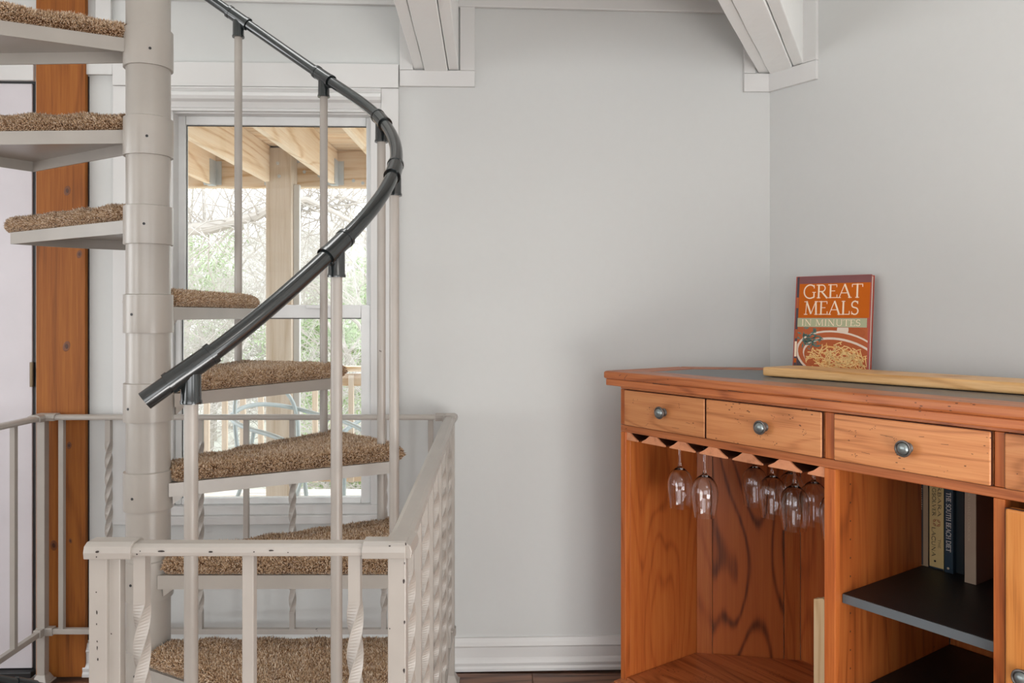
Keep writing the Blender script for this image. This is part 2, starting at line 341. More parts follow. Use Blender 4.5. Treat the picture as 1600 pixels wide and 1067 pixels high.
# ceiling trim along the back wall, tapering a little
mb = MB(); x0, x1 = wx(60), wx(1204)
mb.add([(x0,-.018,2.345),(x1,-.018,2.318),(x1,0,2.318),(x0,0,2.345),(x0,-.018,CEIL),(x1,-.018,CEIL),(x1,0,CEIL),(x0,0,CEIL)], [(0,3,2,1),(4,5,6,7),(0,1,5,4),(1,2,6,5),(2,3,7,6),(3,0,4,7)])
tag(mb.build('trim_ceiling', M['trim'], None, WL, WR, bevel=.003), kind='structure')
# baseboards
prof = [(0,0),(-.026,0),(-.026,.010),(-.022,.018),(-.024,.03),(-.019,.042),(-.015,.048),(-.015,.085),(-.019,.092),(-.013,.104),(-.008,.118),(0,.12)]
def baseboard(name, x0, x1, loc, rz, flip=False):
    tag(MB().prism_x([(p[0], p[1]*.93) for p in prof], x0, x1).build(name, M['trim'], None, loc, rz), kind='structure')
baseboard('baseboard_back', wx(134), -0.005, WL, WR)
baseboard('baseboard_right', 0.01, 4.8, WL, CA)
# beam pocket trims
def trim_rects(name, rects, loc, rz):
    o = empty(name, loc, rz); tag(o, kind='structure')
    for (x0, x1, z0, z1, t) in rects: MB().box(x0, x1, -t, 0.001, z0, z1).build('trim_board', M['trim'], o, bevel=.0015)
BZ = 2.107
xa, xb, xc, xd = wx(625), wx(646), wx(719), wx(742)
trim_rects('trim_1', [(xa, xb, BZ-.0, 2.335, .014), (xc, xd, BZ-.0, 2.33, .014), (xa, xd, wz(137, 742), BZ-.001, .014)], WL, WR)
ta = wx(1161); TZ = 2.042
trim_rects('trim_2', [(ta, ta+.04, BZ, 2.33, .014), (ta, -.008, TZ, BZ-.001, .014)], WL, WR)
trim_rects('trim_3', [(.138, .194, BZ, CEIL, .014), (0.002, .194, TZ, BZ-.001, .014)], WL, CA)
t0 = wx(60); t1 = wx(179)
trim_rects('trim_4', [(wx(152), wx(176), wz(100, 160), 2.34, .014), (wx(136), t1, wz(118, 160), wz(100, 160)-.001, .014)], WL, WR)
# beams: three planks each
def beam(name, off0, end, length, ang, label, start=None):
    o = empty(name, (end[0], end[1], 0), ang); tag(o, label, 'beam', 'painted ceiling beams')
    xs = [off0, off0+.038, off0+.121, off0+.159]; z = [BZ+.004, BZ-.004, BZ+.002]
    for k in range(3):
        n = 40; mb = MB(); jit = [random.uniform(-.0012, .0012) for _ in range(n+1)]
        g = .0012
        vs = []; fs = []
        for i in range(n+1):
            yy = -length*i/n + (0.02 if i == 0 else 0)
            for (xx, zz) in ((xs[k]+g+jit[i]*.6, z[k]+jit[i]), (xs[k+1]-g, z[k]-jit[i]*.8), (xs[k+1]-g, CEIL-.001), (xs[k]+g, CEIL-.001)): vs.append((xx, yy, zz))
        for i in range(n):
            for j in range(4): fs.append((i*4+j, i*4+(j+1)%4, (i+1)*4+(j+1)%4, (i+1)*4+j))
        fs += [(0,1,2,3), (n*4+3, n*4+2, n*4+1, n*4)]
        mb.add(vs, fs).build('beam_plank', M['beam'], o, bevel=.003)
    return o
bx = wx(646.5); p = CORN+WD*bx
beam('ceiling_beam', 0, (p.x, p.y), 5.4, WA, 'white painted three-ply beam above the window corner, end boxed with flat trim')
beam('ceiling_beam', -.038, (CORN.x-.0, CORN.y), 5.2, -R(26), 'white painted three-ply beam running into the corner above the cookbook')
# door, cedar post, threshold
dr = empty('door_1', WL, WR); tag(dr, kind='structure')
MB().box(dx0+.003, wx(51), -.004, .036, .025, wz(131, 26)).build('door_leaf', M['doorp'], dr, bevel=.002)
MB().box(dx0, dx1, .04, .05, 0, dz1).build('door_stop', M['black'], dr)
MB().box(wx(51), dx1, .002, .04, 0.02, dz1).build('weather_strip', M['black'], dr)
MB().box(dx0, dx1, .0, .04, wz(132, 26), dz1).build('weather_strip', M['black'], dr)
MB().box(dx0-.08, dx1-.001, -.014, 0, dz1, wz(101, 26)).build('head_casing', M['trim'], dr, bevel=.002)
MB().box(dx0-.08, dx0, -.014, 0, 0, dz1).build('side_casing', M['trim'], dr, bevel=.002)
MB().box(dx0-.02, dx1, -.03, .05, 0, .022).build('threshold', M['black'], dr, bevel=.004)
hg = MB(); hg.lathe([(0,0),(.006,0),(.006,.085),(0,.085)], 10, (wx(51.5), -.008, wz(604, 51)))
hg.box(wx(48.5), wx(51.5), -.0055, -.003, wz(604, 51), wz(604, 51)+.085)
hg.build('hinge', plain('aged_brass', srgb(120, 104, 84), 0.4, metal=.8), dr)
for zz in (0.2, 1.95): pass
cp = MB(); pw0, pw1 = wx(56, -.022), wx(133, -.022)
cp.box(pw0, pw1, -.022, .0, 0.0, CEIL-.002)
post = cp.build('cedar_post', M['cedar'], None, WL, WR, bevel=.002); tag(post, 'orange stained knotty cedar post against the wall beside the white door', 'post')
# knots: small round relief discs with rings
km = plain('knot_wood', srgb(112, 60, 20), 0.5); km2 = plain('knot_core', srgb(70, 34, 14), 0.5)
for (px, py, rr) in ((105, 298, .012), (122, 64, .014), (104, 541, .013), (124, 397, .010), (108, 696, .009), (84, 852, .013), (110, 845, .006)):
    for (k_, mm, q) in ((1.15, km, .0004), (.55, km2, .0010)):
        kn = MB().lathe([(0,0),(rr*k_,0),(rr*k_*.9,-q),(0,-q)], 18, axis='y').build('knot', mm, post, loc=(wx(px, -.022), -.0221, wz(py, px, -.022)))
        kn.scale = (.8, 1, 1.25); kn.rotation_euler = (0, random.uniform(-.3,.3), 0)
# dark gap line down the right side of the post
MB().box(pw1+.0005, pw1+.004, -.004, -.0005, .12, wz(120, 133)).build('gap', M['black'], post)
# ------------------------------------------------------------------ window
wn = empty('window_1', WL, WR); tag(wn, kind='structure')
def wb(name, p0, p1, y0, y1, a, b, mat='trim', bev=.002, ref=420):
    return MB().box(wx(p0), wx(p1), a, b, wz(y1, ref), wz(y0, ref)).build(name, M[mat], wn, bevel=bev)
wb('head_casing', 180, 623.5, 101, 138, -.022, 0); wb('side_casing', 180, 258, 138.4, 816, -.018, 0); wb('side_casing', 596.5, 623.5, 138.4, 816, -.018, 0)
# head moulding stepping down to the frame
x0, x1 = wx(258), wx(596.5); z = lambda y: wz(y)
MB().prism_x([(0.0,z(138.5)),(-.02,z(138.5)),(-.024,z(141)),(-.016,z(145)),(-.026,z(148)),(-.030,z(153)),(-.026,z(158)),(-.012,z(161)),(-.006,z(169)),(-.012,z(172)),(-.012,z(175)),(0.04,z(175))], x0, x1).build('head_moulding', M['trim'], wn)
wb('head_jamb', 258, 597, 166, 177.5, .006, .09); wb('jamb', 258, 271, 175, 800, -.004, .08); wb('jamb', 579, 596.5, 175, 800, .0, .08)
wb('jamb_bead', 592, 596.5, 175, 800, -.010, .0)
wb('sill', 256, 598, 803, 816, -.03, .09); wb('sill_apron', 262, 594, 789, 803, -.012, .09)
def sash(p0, p1, y0, y1, g0, g1, h0, h1, a, b, nm):
    o = empty(nm, parent=wn)
    for (q0, q1, r0, r1) in ((p0, g0, y0, y1), (g1, p1, y0, y1), (g0, g1, y0, h0), (g0, g1, h1, y1)):
        MB().box(wx(q0)+.0003, wx(q1)-.0003, a, b, wz(r1)+.0003, wz(r0)-.0003).build('sash_rail', M['vinyl'], o, bevel=.003)
    MB().box(wx(g0)-.005, wx(g1)+.005, (a+b)/2-.002, (a+b)/2+.002, wz(h1)-.005, wz(h0)+.005).build('pane', M['glass'], o)
    for (q0, q1, r0, r1) in ((g0, g1, h0, h0+1.3), (g0, g0+1.1, h0, h1)):
        MB().box(wx(q0), wx(q1), (a+b)/2-.004, (a+b)/2-.0022, wz(r1), wz(r0)).build('gasket', M['black'], o)
sash(270, 580, 177, 497, 282, 569, 191, 482, .045, .075, 'upper_sash')
sash(271, 579, 476, 789, 281, 563, 497, 779, .012, .042, 'lower_sash')
MB().box(wx(478), wx(504), -.004, .012, wz(482), wz(477)).build('sash_lock', M['vinyl'], wn, bevel=.002)

# ------------------------------------------------------------------ spiral staircase
PC = Vector((-0.871, 1.88)); RB = 0.588; STEP = 29.5; PH0 = -58.5; RISE = 0.21
stair = empty('spiral_staircase', (PC.x, PC.y, -2.6)); tag(stair, 'white spiral staircase with beige carpeted treads and black tube handrail', 'staircase')
ZB = 2.6     # local z offset
plate = lambda i: EYE-1.032+RISE*i
phi = lambda i: R(PH0+STEP*i)
MB().lathe([(0,0),(.12,0),(.12,.012),(.0495,.014),(.0495,ZB+4.0),(0,ZB+4.0)], 48).build('center_pole', M['enamel'], stair, smooth=True)
slv = None
# tread pan (local: front edge along +x)
def tread_outline(grow=0.0, ro=.612):
    pts = []; d = .043
    r0 = .05
    pts.append((r0-.01, -d-grow)); 
    a0 = math.asin((-d-grow)/(ro+grow)); a1 = R(STEP)+math.asin((.018+grow)/(ro+grow))
    for k in range(13):
        a = a0+(a1-a0)*k/12; pts.append(((ro+grow)*cos(a), (ro+grow)*sin(a)))
    c, s = cos(R(STEP)), sin(R(STEP)); pts.append(((r0-.01)*c-(.018+grow)*s, (r0-.01)*s+(.018+grow)*c))
    return pts
def resample(poly, step):
    out = []; n = len(poly)
    for i in range(n):
        a = Vector(poly[i]); b = Vector(poly[(i+1) % n]); m_ = max(1, int((b-a).length/step))
        for j in range(m_): out.append(a+(b-a)*j/m_)
    return out
def carpet_outline():
    o = tread_outline(-.003, .630); c, s_ = cos(R(STEP)), sin(R(STEP))
    o[0] = (.062, -.034); o.insert(0, (.052, -.018)); o[-1] = (.056*c-.008*s_, .056*s_+.008*c); return o
def pan_mesh():
    mb = MB(); o = tread_outline(); mb.prism(o, -.004, 0)
    n = len(o); c = Vector((sum(p[0] for p in o)/n, sum(p[1] for p in o)/n))
    t = .004
    for i in range(n-1):      # flanges along front, end and back
        a = Vector(o[i]); b = Vector(o[i+1]); d = (b-a).normalized(); nn = Vector((-d.y, d.x))*t
        mb.prism([(a.x,a.y),(b.x,b.y),(b.x+nn.x,b.y+nn.y),(a.x+nn.x,a.y+nn.y)], -.032, -.004)
    return mb
pan0 = pan_mesh().build('tread', M['enamel'], None)
def carpet_mesh():
    base = resample(carpet_outline(), .012); n = len(base)
    nor = []
    for i in range(n):
        d = (base[(i+1) % n]-base[i-1]).normalized(); nor.append(Vector((d.y, -d.x)))
    rings = [(-.002, .001), (.005, .005), (.010, .013), (.009, .024), (.003, .033), (-.008, .038), (-.025, .040)]
    V = []; Fc = []
    for g, h in rings:
        for p, q in zip(base, nor):
            x = p+q*g; rad = x.length
            if rad < .0505: x = x*(.0505/rad)
            wob = .0018*sin(p.x*60)+.0012*sin(p.y*85+1)
            V.append((x.x, x.y, h+(wob if h > .02 else 0)))
    for k in range(len(rings)-1):
        for i in range(n): Fc.append((k*n+i, k*n+(i+1) % n, (k+1)*n+(i+1) % n, (k+1)*n+i))
    k = len(rings)-1; Fc.append(tuple(k*n+i for i in range(n)))
    me = bpy.data.meshes.new('c'); me.from_pydata(V, [], Fc); b = bmesh.new(); b.from_mesh(me); bmesh.ops.recalc_face_normals(b, faces=b.faces); bmesh.ops.triangulate(b, faces=b.faces); b.to_mesh(me); b.free()
    me.calc_loop_triangles()
    T = np.array([t.vertices[:] for t in me.loop_triangles]); P = np.array([v.co[:] for v in me.vertices])
    A, B_, C = P[T[:,0]], P[T[:,1]], P[T[:,2]]; cr_ = np.cross(B_-A, C-A); ar = np.linalg.norm(cr_, axis=1)/2
    NT = 80000; idx = rng.choice(len(T), NT, p=ar/ar.sum()); u = rng.random((NT,1)); v = rng.random((NT,1)); fl = (u+v) > 1; u = np.where(fl, 1-u, u); v = np.where(fl, 1-v, v)
    pos = A[idx]+u*(B_[idx]-A[idx])+v*(C[idx]-A[idx]); nn = cr_[idx]/(2*ar[idx][:,None]+1e-12)
    ln = rng.uniform(.0028, .0062, (NT,1))*np.where(nn[:,2:3] < -.2, .3, 1)
    # clumped lean so that the pile parts in places
    lean = np.stack([np.sin(pos[:,0]*90+3*np.sin(pos[:,1]*70)), np.cos(pos[:,1]*80+2*np.sin(pos[:,0]*60)), 0*pos[:,0]], 1)*.35+rng.normal(0, .45, (NT,3))
    tip = pos+(nn+lean)*ln; rb = .0011
    tx = np.cross(nn, rng.normal(0,1,(NT,3))); tx /= np.linalg.norm(tx,axis=1)[:,None]+1e-9; ty = np.cross(nn, tx)
    b0 = pos-nn*.001
    q0 = b0+tx*rb; q1 = b0-tx*rb*.5+ty*rb*.87; q2 = b0-tx*rb*.5-ty*rb*.87
    mid = (b0+tip)/2+rng.normal(0,.0007,(NT,3)); m0 = mid+tx*rb*.95; m1 = mid-tx*rb*.5+ty*rb*.8; m2 = mid-tx*rb*.5-ty*rb*.8
    VV = np.stack([q0,q1,q2,m0,m1,m2,tip],1).reshape(-1,3); o = (np.arange(NT)*7)[:,None]
    quads = [(0,1,4,3),(1,2,5,4),(2,0,3,5)]; tris = [(3,4,6),(4,5,6),(5,3,6)]
    QF = np.concatenate([o+np.array(q)[None] for q in quads],0); TF = np.concatenate([o+np.array(t)[None] for t in tris],0)
    nb = len(P); allv = np.concatenate([P, VV],0)
    me2 = bpy.data.meshes.new('carpet')
    nl = len(T)*3+len(QF)*4+len(TF)*3; npoly = len(T)+len(QF)+len(TF)
    me2.vertices.add(len(allv)); me2.vertices.foreach_set('co', allv.astype(np.float32).ravel())
    me2.loops.add(nl); me2.polygons.add(npoly)
    li = np.concatenate([T.ravel(), (QF+nb).ravel(), (TF+nb).ravel()]).astype(np.int32)
    cnt = np.concatenate([np.full(len(T),3), np.full(len(QF),4), np.full(len(TF),3)]); st = np.concatenate([[0], np.cumsum(cnt)[:-1]]).astype(np.int32)
    me2.loops.foreach_set('vertex_index', li); me2.polygons.foreach_set('loop_start', st); me2.polygons.foreach_set('loop_total', cnt.astype(np.int32))
    me2.update(calc_edges=True)
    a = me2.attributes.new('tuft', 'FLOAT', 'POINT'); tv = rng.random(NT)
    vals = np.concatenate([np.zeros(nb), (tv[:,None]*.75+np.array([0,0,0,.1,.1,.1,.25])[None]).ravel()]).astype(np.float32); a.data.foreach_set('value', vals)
    me2.materials.append(M['carpet']); bpy.data.meshes.remove(me); return me2
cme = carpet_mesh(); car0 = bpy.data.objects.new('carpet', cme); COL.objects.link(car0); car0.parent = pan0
sl0 = MB().lathe([(.0496,-.062),(.0552,-.062),(.0556,-.059),(.0552,.024),(.0552,.028),(.0496,.030)], 48).build('sleeve', M['enamel'], None, smooth=True)
scr = MB().lathe([(0,.0),(.0032,.0),(.0032,-.001),(0,-.0012)], 10, axis='y').build('set_screw', M['black'], sl0, loc=(0, -.0554, -.02))
gus0 = MB().prism_y([(.048,-.004),(.09,-.004),(.08,-.03),(.05,-.052)], -.035, -.028).build('gusset', M['enamel'], None)
bal_base = None
def bal(i, top, bottom, name='baluster'):
    a = phi(i); x, y = RB*cos(a), RB*sin(a)
    return MB().lathe([(0,bottom),(.0118,bottom),(.0118,top),(0,top)], 18, (x, y, ZB)).build(name, M['enamelr'], stair, smooth=True)
first = True
for i in range(-7, 9):
    if first: t, g, s = pan0, gus0, sl0; first = False
    else:
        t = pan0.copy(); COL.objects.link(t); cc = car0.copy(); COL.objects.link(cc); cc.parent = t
        g = gus0.copy(); COL.objects.link(g); s = sl0.copy(); COL.objects.link(s); sc_ = scr.copy(); COL.objects.link(sc_); sc_.parent = s
        sa = -pi/2+random.uniform(-.5, .5); sc_.location = (.0554*cos(sa), .0554*sin(sa), -.02+random.uniform(-.01,.01)); sc_.rotation_euler = (0,0,sa+pi/2)
    for o in (t, g, s): o.parent = stair
    t.location = (0,0,ZB+plate(i)); t.rotation_euler = (0,0,phi(i))
    g.location = (0,0,ZB+plate(i)); g.rotation_euler = (0,0,phi(i))
    s.location = (0,0,ZB+plate(i)); s.rotation_euler = (0,0,random.uniform(-.02,.02))
# handrail through measured heights at the balusters
HH = {-1: -.285, 0: -.095, 1: .137, 2: .346, 3: .538, 4: .722, 5: .932, 6: 1.14, 7: 1.35, 8: 1.56}
def rail_h(a):           # a in steps
    i = int(math.floor(a)); f = a-i; p0, p1, p2, p3 = (HH[max(-1, min(8, j))] for j in (i-1, i, i+1, i+2))
    return 0.5*((2*p1)+(-p0+p2)*f+(2*p0-5*p1+4*p2-p3)*f*f+(-p0+3*p1-3*p2+p3)*f**3)
def rail_pt(a, dz=0): ph = R(PH0+STEP*a); return (RB*cos(ph), RB*sin(ph), ZB+EYE+rail_h(a)+dz)
def rail_seg(a0, a1, r, name, par, open_end=False, seg=18, n=None):
    n = n or max(4, int((a1-a0)*14)); pts = [rail_pt(a0+(a1-a0)*k/n) for k in range(n+1)]
    return MB().tube(pts, r, seg, caps=True).build(name, M['abs'], par, smooth=True)
rail = rail_seg(-.10, 7.0, .0158, 'handrail', stair)
def collar(r1, r0, a0, a1, par, name):      # hollow sleeve along the rail
    n = 6; pts = [Vector(rail_pt(a0+(a1-a0)*k/n)) for k in range(n+1)]
    mb = MB(); mb.tube(pts, r1, 20, caps=False); mb.tube(pts, r0, 20, caps=False)
    sg = 20; N1 = (n+1)*sg
    for e in (0, n): mb.f += [(e*sg+k, e*sg+(k+1)%sg, N1+e*sg+(k+1)%sg, N1+e*sg+k) for k in range(sg)]
    return mb.build(name, M['abs'], par, smooth=True)
collar(.0168, .0135, -.245, -.095, rail, 'open_end')
MB().tube([rail_pt(-.19), rail_pt(-.18)], .0135, 16).build('bore', M['absend'], rail)
for i in range(0, 7):
    w_ = .155 if i == 0 else .125
    c = collar(.0192, .0150, i-w_*.72, i+w_*.72, stair, 'rail_tee')
    for e in (-1, 1):
        aa = i+e*w_*.72; collar(.0205, .0188, aa-.012, aa+.012, c, 'rim')
    p = Vector(rail_pt(i)); lo = .062
    MB().lathe([(.0125,-lo),(.0185,-lo),(.0188,-lo+.004),(.0172,-lo+.008),(.0168,0),(.0,0)], 20, tuple(p)).build('socket', M['abs'], c, smooth=True)
    q = rail_pt(i+.07); MB().tube([(p.x,p.y,p.z-.018),(p.x,p.y,p.z-.055)], [.012,.012], 8).build('stem', M['abs'], c)
    bal(i, EYE+rail_h(i)-.03, plate(i-1)-.03)
# lower flight: its handrail just shows at the lower left
def low_pt(deg): return (.60*cos(R(deg)), .60*sin(R(deg)), ZB+EYE-1.0+.0062*(deg-155)*1.0)
pts = [low_pt(168-3*k) for k in range(40)]
lr = MB().tube(pts, .021, 18).build('lower_handrail', M['abs'], stair, smooth=True)
for deg in (160, 147, 118, 89, 60):
    q = Vector(low_pt(deg)); q0 = Vector(low_pt(deg-2.5)); q1 = Vector(low_pt(deg+2.5))
    MB().tube([q0, q, q1], .024, 18).build('collar', M['abs'], lr, smooth=True)
for deg in (147, 118, 89, 60):
    q = low_pt(deg); MB().lathe([(0,q[2]-.95),(.0118,q[2]-.95),(.0118,q[2]),(0,q[2])], 14, (q[0], q[1], 0)).build('baluster', M['enamelr'], stair, smooth=True)

# ------------------------------------------------------------------ guard railing round the stairwell
gr = empty('guard_railing', (-.9, 2.665, 0)); tag(gr, 'white chipped iron guard railing with twisted and straight bars around the stairwell', 'railing')
def G(x, y, z=0): return (x+.9, y-2.665, z)
def twisted(h0, h1, t0, t1, s=.0088, turns=None):
    mb = MB(); n = 150; vs = []; turns = turns or (t1-t0)/.13
    for k in range(n+1):
        z = h0+(h1-h0)*k/n; f = min(1, max(0, (z-t0)/(t1-t0))); a = f*turns*pi+pi/4
        for j in range(4): vs.append((s*1.414*cos(a+j*pi/2), s*1.414*sin(a+j*pi/2), z))
    fs = [(k*4+j, k*4+(j+1)%4, (k+1)*4+(j+1)%4, (k+1)*4+j) for k in range(n) for j in range(4)]+[(0,1,2,3), (n*4+3,n*4+2,n*4+1,n*4)]
    return mb.add(vs, fs)
BTOP = .895; BBOT = .18
tw0 = twisted(BBOT, BTOP, .24, .82, turns=5).build('twisted_baluster', M['enamelr'], gr)
st0 = MB().box(-.0085, .0085, -.0085, .0085, BBOT, BTOP).build('baluster', M['enamelr'], gr, bevel=.001, seg=1)
used = [False, False]
def put(kind, x, y, rz=0):
    src = (tw0, st0)[kind]
    if not used[kind]: used[kind] = True; src.location = G(x, y); src.rotation_euler = (0,0,rz); return src
    return inst(src, gr, G(x, y), rz)
def gx(px, y): return (px-800)/F*y
YB = 2.665; YF = 1.175; XBL = gx(67, YB); XBR = gx(704, YB); XFR = gx(622, YF); XFL = gx(160, YF)
for px, k in ((97,1),(170,0),(242,1),(313,0),(385,1),(457,0),(528,1),(600,0),(673,1)): put(k, gx(px, YB), YB)
for px, k in ((222,0),(390,1),(555,0)): put(k, gx(px, YF), YF)
put(1, gx(182, YF)+.0, YF+.002)
nR = 9
for j in range(1, nR+1):
    f = j/(nR+1); put(0 if j % 2 else 1, XFR+(XBR-XFR)*f, YF+(YB-YF)*f, R(2))
for j in range(1, 7): put(0 if j % 2 == 0 else 1, XBL, YB-.156*j)
# posts
for (x, y) in ((XBL, YB), (XBR, YB), (XFR, YF), (XFL, YF), (XBL, YB-1.10)):
    po = MB().box(-.0135, .0135, -.0135, .0135, 0, BTOP).build('post', M['enamelr'], gr, loc=G(x, y), bevel=.0015)
    MB().prism([(-.03,-.03),(.03,-.03),(.03,.03),(-.03,.03)], 0, .006).build('base_plate', M['enamelr'], po, bevel=.002)
    MB().add([(-.026,-.026,.006),(.026,-.026,.006),(.026,.026,.006),(-.026,.026,.006),(-.015,-.015,.03),(.015,-.015,.03),(.015,.015,.03),(-.015,.015,.03)], [(0,3,2,1),(4,5,6,7),(0,1,5,4),(1,2,6,5),(2,3,7,6),(3,0,4,7)]).build('base_shoe', M['enamelr'], po, bevel=.002)
# rails: moulded cap (wide, softly crowned) and plain bottom bar
def bar(x0, y0, x1, y1, prof, name, ext=0):
    d = Vector((x1-x0, y1-y0)); L = d.length; a = math.atan2(d.y, d.x)
    return MB().prism_x(prof, -ext, L+ext).build(name, M['enamelr'], gr, loc=G(x0, y0), rz=a, bevel=.0015)
cap = [(-.0185,.893),(.0185,.893),(.0195,.899),(.0175,.906),(.010,.9095),(-.010,.9095),(-.0175,.906),(-.0195,.899)]
cap2 = [(-.022,.889),(.022,.889),(.0235,.899),(.021,.908),(.012,.9125),(-.012,.9125),(-.021,.908),(-.0235,.899)]
low = [(-.009,.166),(.009,.166),(.009,.184),(-.009,.184)]; low2 = [(-.0125,.162),(.0125,.162),(.0125,.188),(-.0125,.188)]
XLF = XBL; YLF = YB-1.10
for (a, b, c, d) in ((XBL, YB, XBR, YB), (XFL, YF, XFR, YF), (XFR, YF, XBR, YB), (XBL, YB, XLF, YLF)):
    bar(a, b, c, d, cap, 'top_rail'); 
    bar(a, b, c, d, low, 'bottom_rail')
slk = [0]
def sl(x, y, dx, dy, l, p, name):
    slk[0] += 1; q = .0004*(slk[0] % 4); bar(x, y, x+dx*l, y+dy*l, [(a*(1+q*8), b+q) for a, b in p], name, ext=.018-q*3)
for (x, y, dirs) in ((XFL, YF, [(1,0)]), (XFR, YF, [(-1,0),(.03,1)]), (XBR, YB, [(-1,0),(-.03,-1)]), (XBL, YB, [(1,0),(0,-1)])):
    for dx, dy in dirs:
        sl(x, y, dx, dy, .036, cap2, 'corner_sleeve'); sl(x, y, dx, dy, .02, low2, 'corner_sleeve')

# paint chips knocked out of the front rail and posts
rc = random.Random(4)
def chips(name, par, items, Yf):
    mb = MB()
    for (px, py, w_, h_) in items:
        k_ = Yf/F; cx, cz_ = (px-800)*k_, EYE-(py-HOR)*k_; n = 9; pts = []
        for j in range(n):
            a = 2*pi*j/n; r_ = rc.uniform(.65, 1.0); pts.append((cx+w_*k_*.5*r_*cos(a), cz_+h_*k_*.5*r_*sin(a)))
        mb.add([G(x, Yf-.0003, z_) for x, z_ in pts], [tuple(range(n))])
    mb.build(name, M['darkedge'], par)
M['chip'] = plain('bare_iron', (0.035, 0.025, 0.022), 0.7)
M['darkedge'], _keep = M['chip'], M['darkedge']
chips('paint_chips', gr, [(252,861,15,3.2),(329,862,9,3.4),(424,860,9,3),(397,862,3,2.4),(214,866,3,3),(219,861,2.4,2.4),(450,863,3,2)], YF-.0197)
chips('paint_chips', gr, [(152,862,7,5),(151,870,2.4,3),(609,853,4,3),(634,850,3,6)], YF-.0236)
chips('paint_chips', gr, [(151.5,957,3,9),(150.5,925,2.4,3),(151,975,2,4),(152,1012,2,9),(153,1030,3,5),(152,1002,2,4),(631,908,4,8),(632,972,3,7),(631.5,1048,4,9),(609,982,2.4,2.4),(632,880,2,5),(174,990,2.4,3)], YF-.0137)
M['darkedge'] = _keep
# ------------------------------------------------------------------ lettering (serif stroke capitals)
def arc(cx, cy, rx, ry, a0, a1, n=14): return [(cx+rx*cos(R(a0+(a1-a0)*k/n)), cy+ry*sin(R(a0+(a1-a0)*k/n))) for k in range(n+1)]
TK, TN = .115, .05
GL = {   # width, strokes (points, thickness), serif centres (x, y)
 'A': (.82, [([(.08,0),(.41,1)], TN), ([(.41,1),(.74,0)], TK), ([(.2,.36),(.62,.36)], TN)], [(.08,0),(.74,0)]),
 'B': (.66, [([(.16,0),(.16,1)], TK), ([(.16,.97),(.38,.97)]+arc(.38,.75,.17,.22,90,-90)+[(.16,.53)], TN*1.4), ([(.16,.53),(.4,.53)]+arc(.4,.28,.2,.25,90,-90)+[(.16,.03)], TN*1.6)], [(.1,0),(.1,1)]),
 'C': (.78, [(arc(.46,.5,.38,.5,48,312,20), TK*.8), ([(.72,.72),(.72,1)], TN), ([(.72,.28),(.72,.02)], TN)], []),
 'D': (.82, [([(.16,0),(.16,1)], TK), ([(.1,.97),(.34,.97)]+arc(.34,.5,.4,.47,90,-90,18)+[(.1,.03)], TK*.75)], [(.12,0),(.12,1)]),
 'E': (.62, [([(.16,0),(.16,1)], TK), ([(.16,.97),(.54,.97),(.54,.8)], TN), ([(.16,.52),(.44,.52)], TN), ([(.16,.03),(.57,.03),(.57,.24)], TN)], [(.12,0),(.12,1)]),
 'F': (.6, [([(.16,0),(.16,1)], TK), ([(.16,.97),(.54,.97),(.54,.8)], TN), ([(.16,.52),(.44,.52)], TN)], [(.16,0),(.12,1)]),
 'G': (.86, [(arc(.46,.5,.38,.5,48,290,20), TK*.8), ([(.59,.04),(.72,.08),(.72,.4)], TK*.8), ([(.72,.74),(.72,.98)], TN)], [(.72,.42)]),
 'H': (.86, [([(.18,0),(.18,1)], TK), ([(.68,0),(.68,1)], TK), ([(.18,.52),(.68,.52)], TN)], [(.18,0),(.18,1),(.68,0),(.68,1)]),
 'I': (.36, [([(.18,0),(.18,1)], TK)], [(.18,0),(.18,1)]),
 'K': (.78, [([(.16,0),(.16,1)], TK), ([(.18,.44),(.62,1)], TN), ([(.3,.56),(.7,0)], TK)], [(.16,0),(.16,1),(.62,1),(.7,0)]),
 'L': (.6, [([(.16,0),(.16,1)], TK), ([(.16,.03),(.55,.03),(.55,.26)], TN)], [(.16,1),(.12,0)]),
 'M': (1.02, [([(.16,0),(.2,1)], TN), ([(.2,1),(.51,.06)], TK), ([(.51,.06),(.82,1)], TN), ([(.82,1),(.86,0)], TK)], [(.16,0),(.86,0),(.16,1),(.86,1)]),
 'N': (.9, [([(.18,0),(.18,1)], TN), ([(.18,1),(.72,.0)], TK), ([(.72,0),(.72,1)], TN)], [(.18,0),(.14,1),(.72,1)]),
 'O': (.88, [(arc(.44,.5,.37,.49,0,360,28), TK*.8)], []),
 'R': (.74, [([(.16,0),(.16,1)], TK), ([(.16,.97),(.36,.97)]+arc(.36,.73,.2,.24,90,-90)+[(.16,.49)], TN*1.5), ([(.34,.49),(.7,0)], TK)], [(.16,0),(.12,1),(.72,0)]),
 'S': (.58, [(arc(.29,.74,.19,.235,40,230,12)+arc(.29,.27,.2,.245,60,-140,14), TK*.8), ([(.46,.78),(.46,.98)], TN), ([(.1,.02),(.1,.24)], TN)], []),
 'T': (.72, [([(.36,0),(.36,1)], TK), ([(.05,.78),(.05,.97),(.67,.97),(.67,.78)], TN)], [(.36,0)]),
 'U': (.84, [([(.18,1),(.18,.34)]+arc(.43,.3,.25,.28,180,360,14)+[(.68,1)], TK*.75)], [(.18,1),(.68,1)]),
 'V': (.78, [([(.08,1),(.4,0)], TK), ([(.4,0),(.7,1)], TN)], [(.08,1),(.7,1)]),
 'W': (1.1, [([(.08,1),(.34,0)], TK), ([(.34,0),(.55,.9)], TN), ([(.55,.9),(.8,0)], TK), ([(.8,0),(1.02,1)], TN)], [(.08,1),(1.02,1)]),
 ' ': (.34, [], [])}
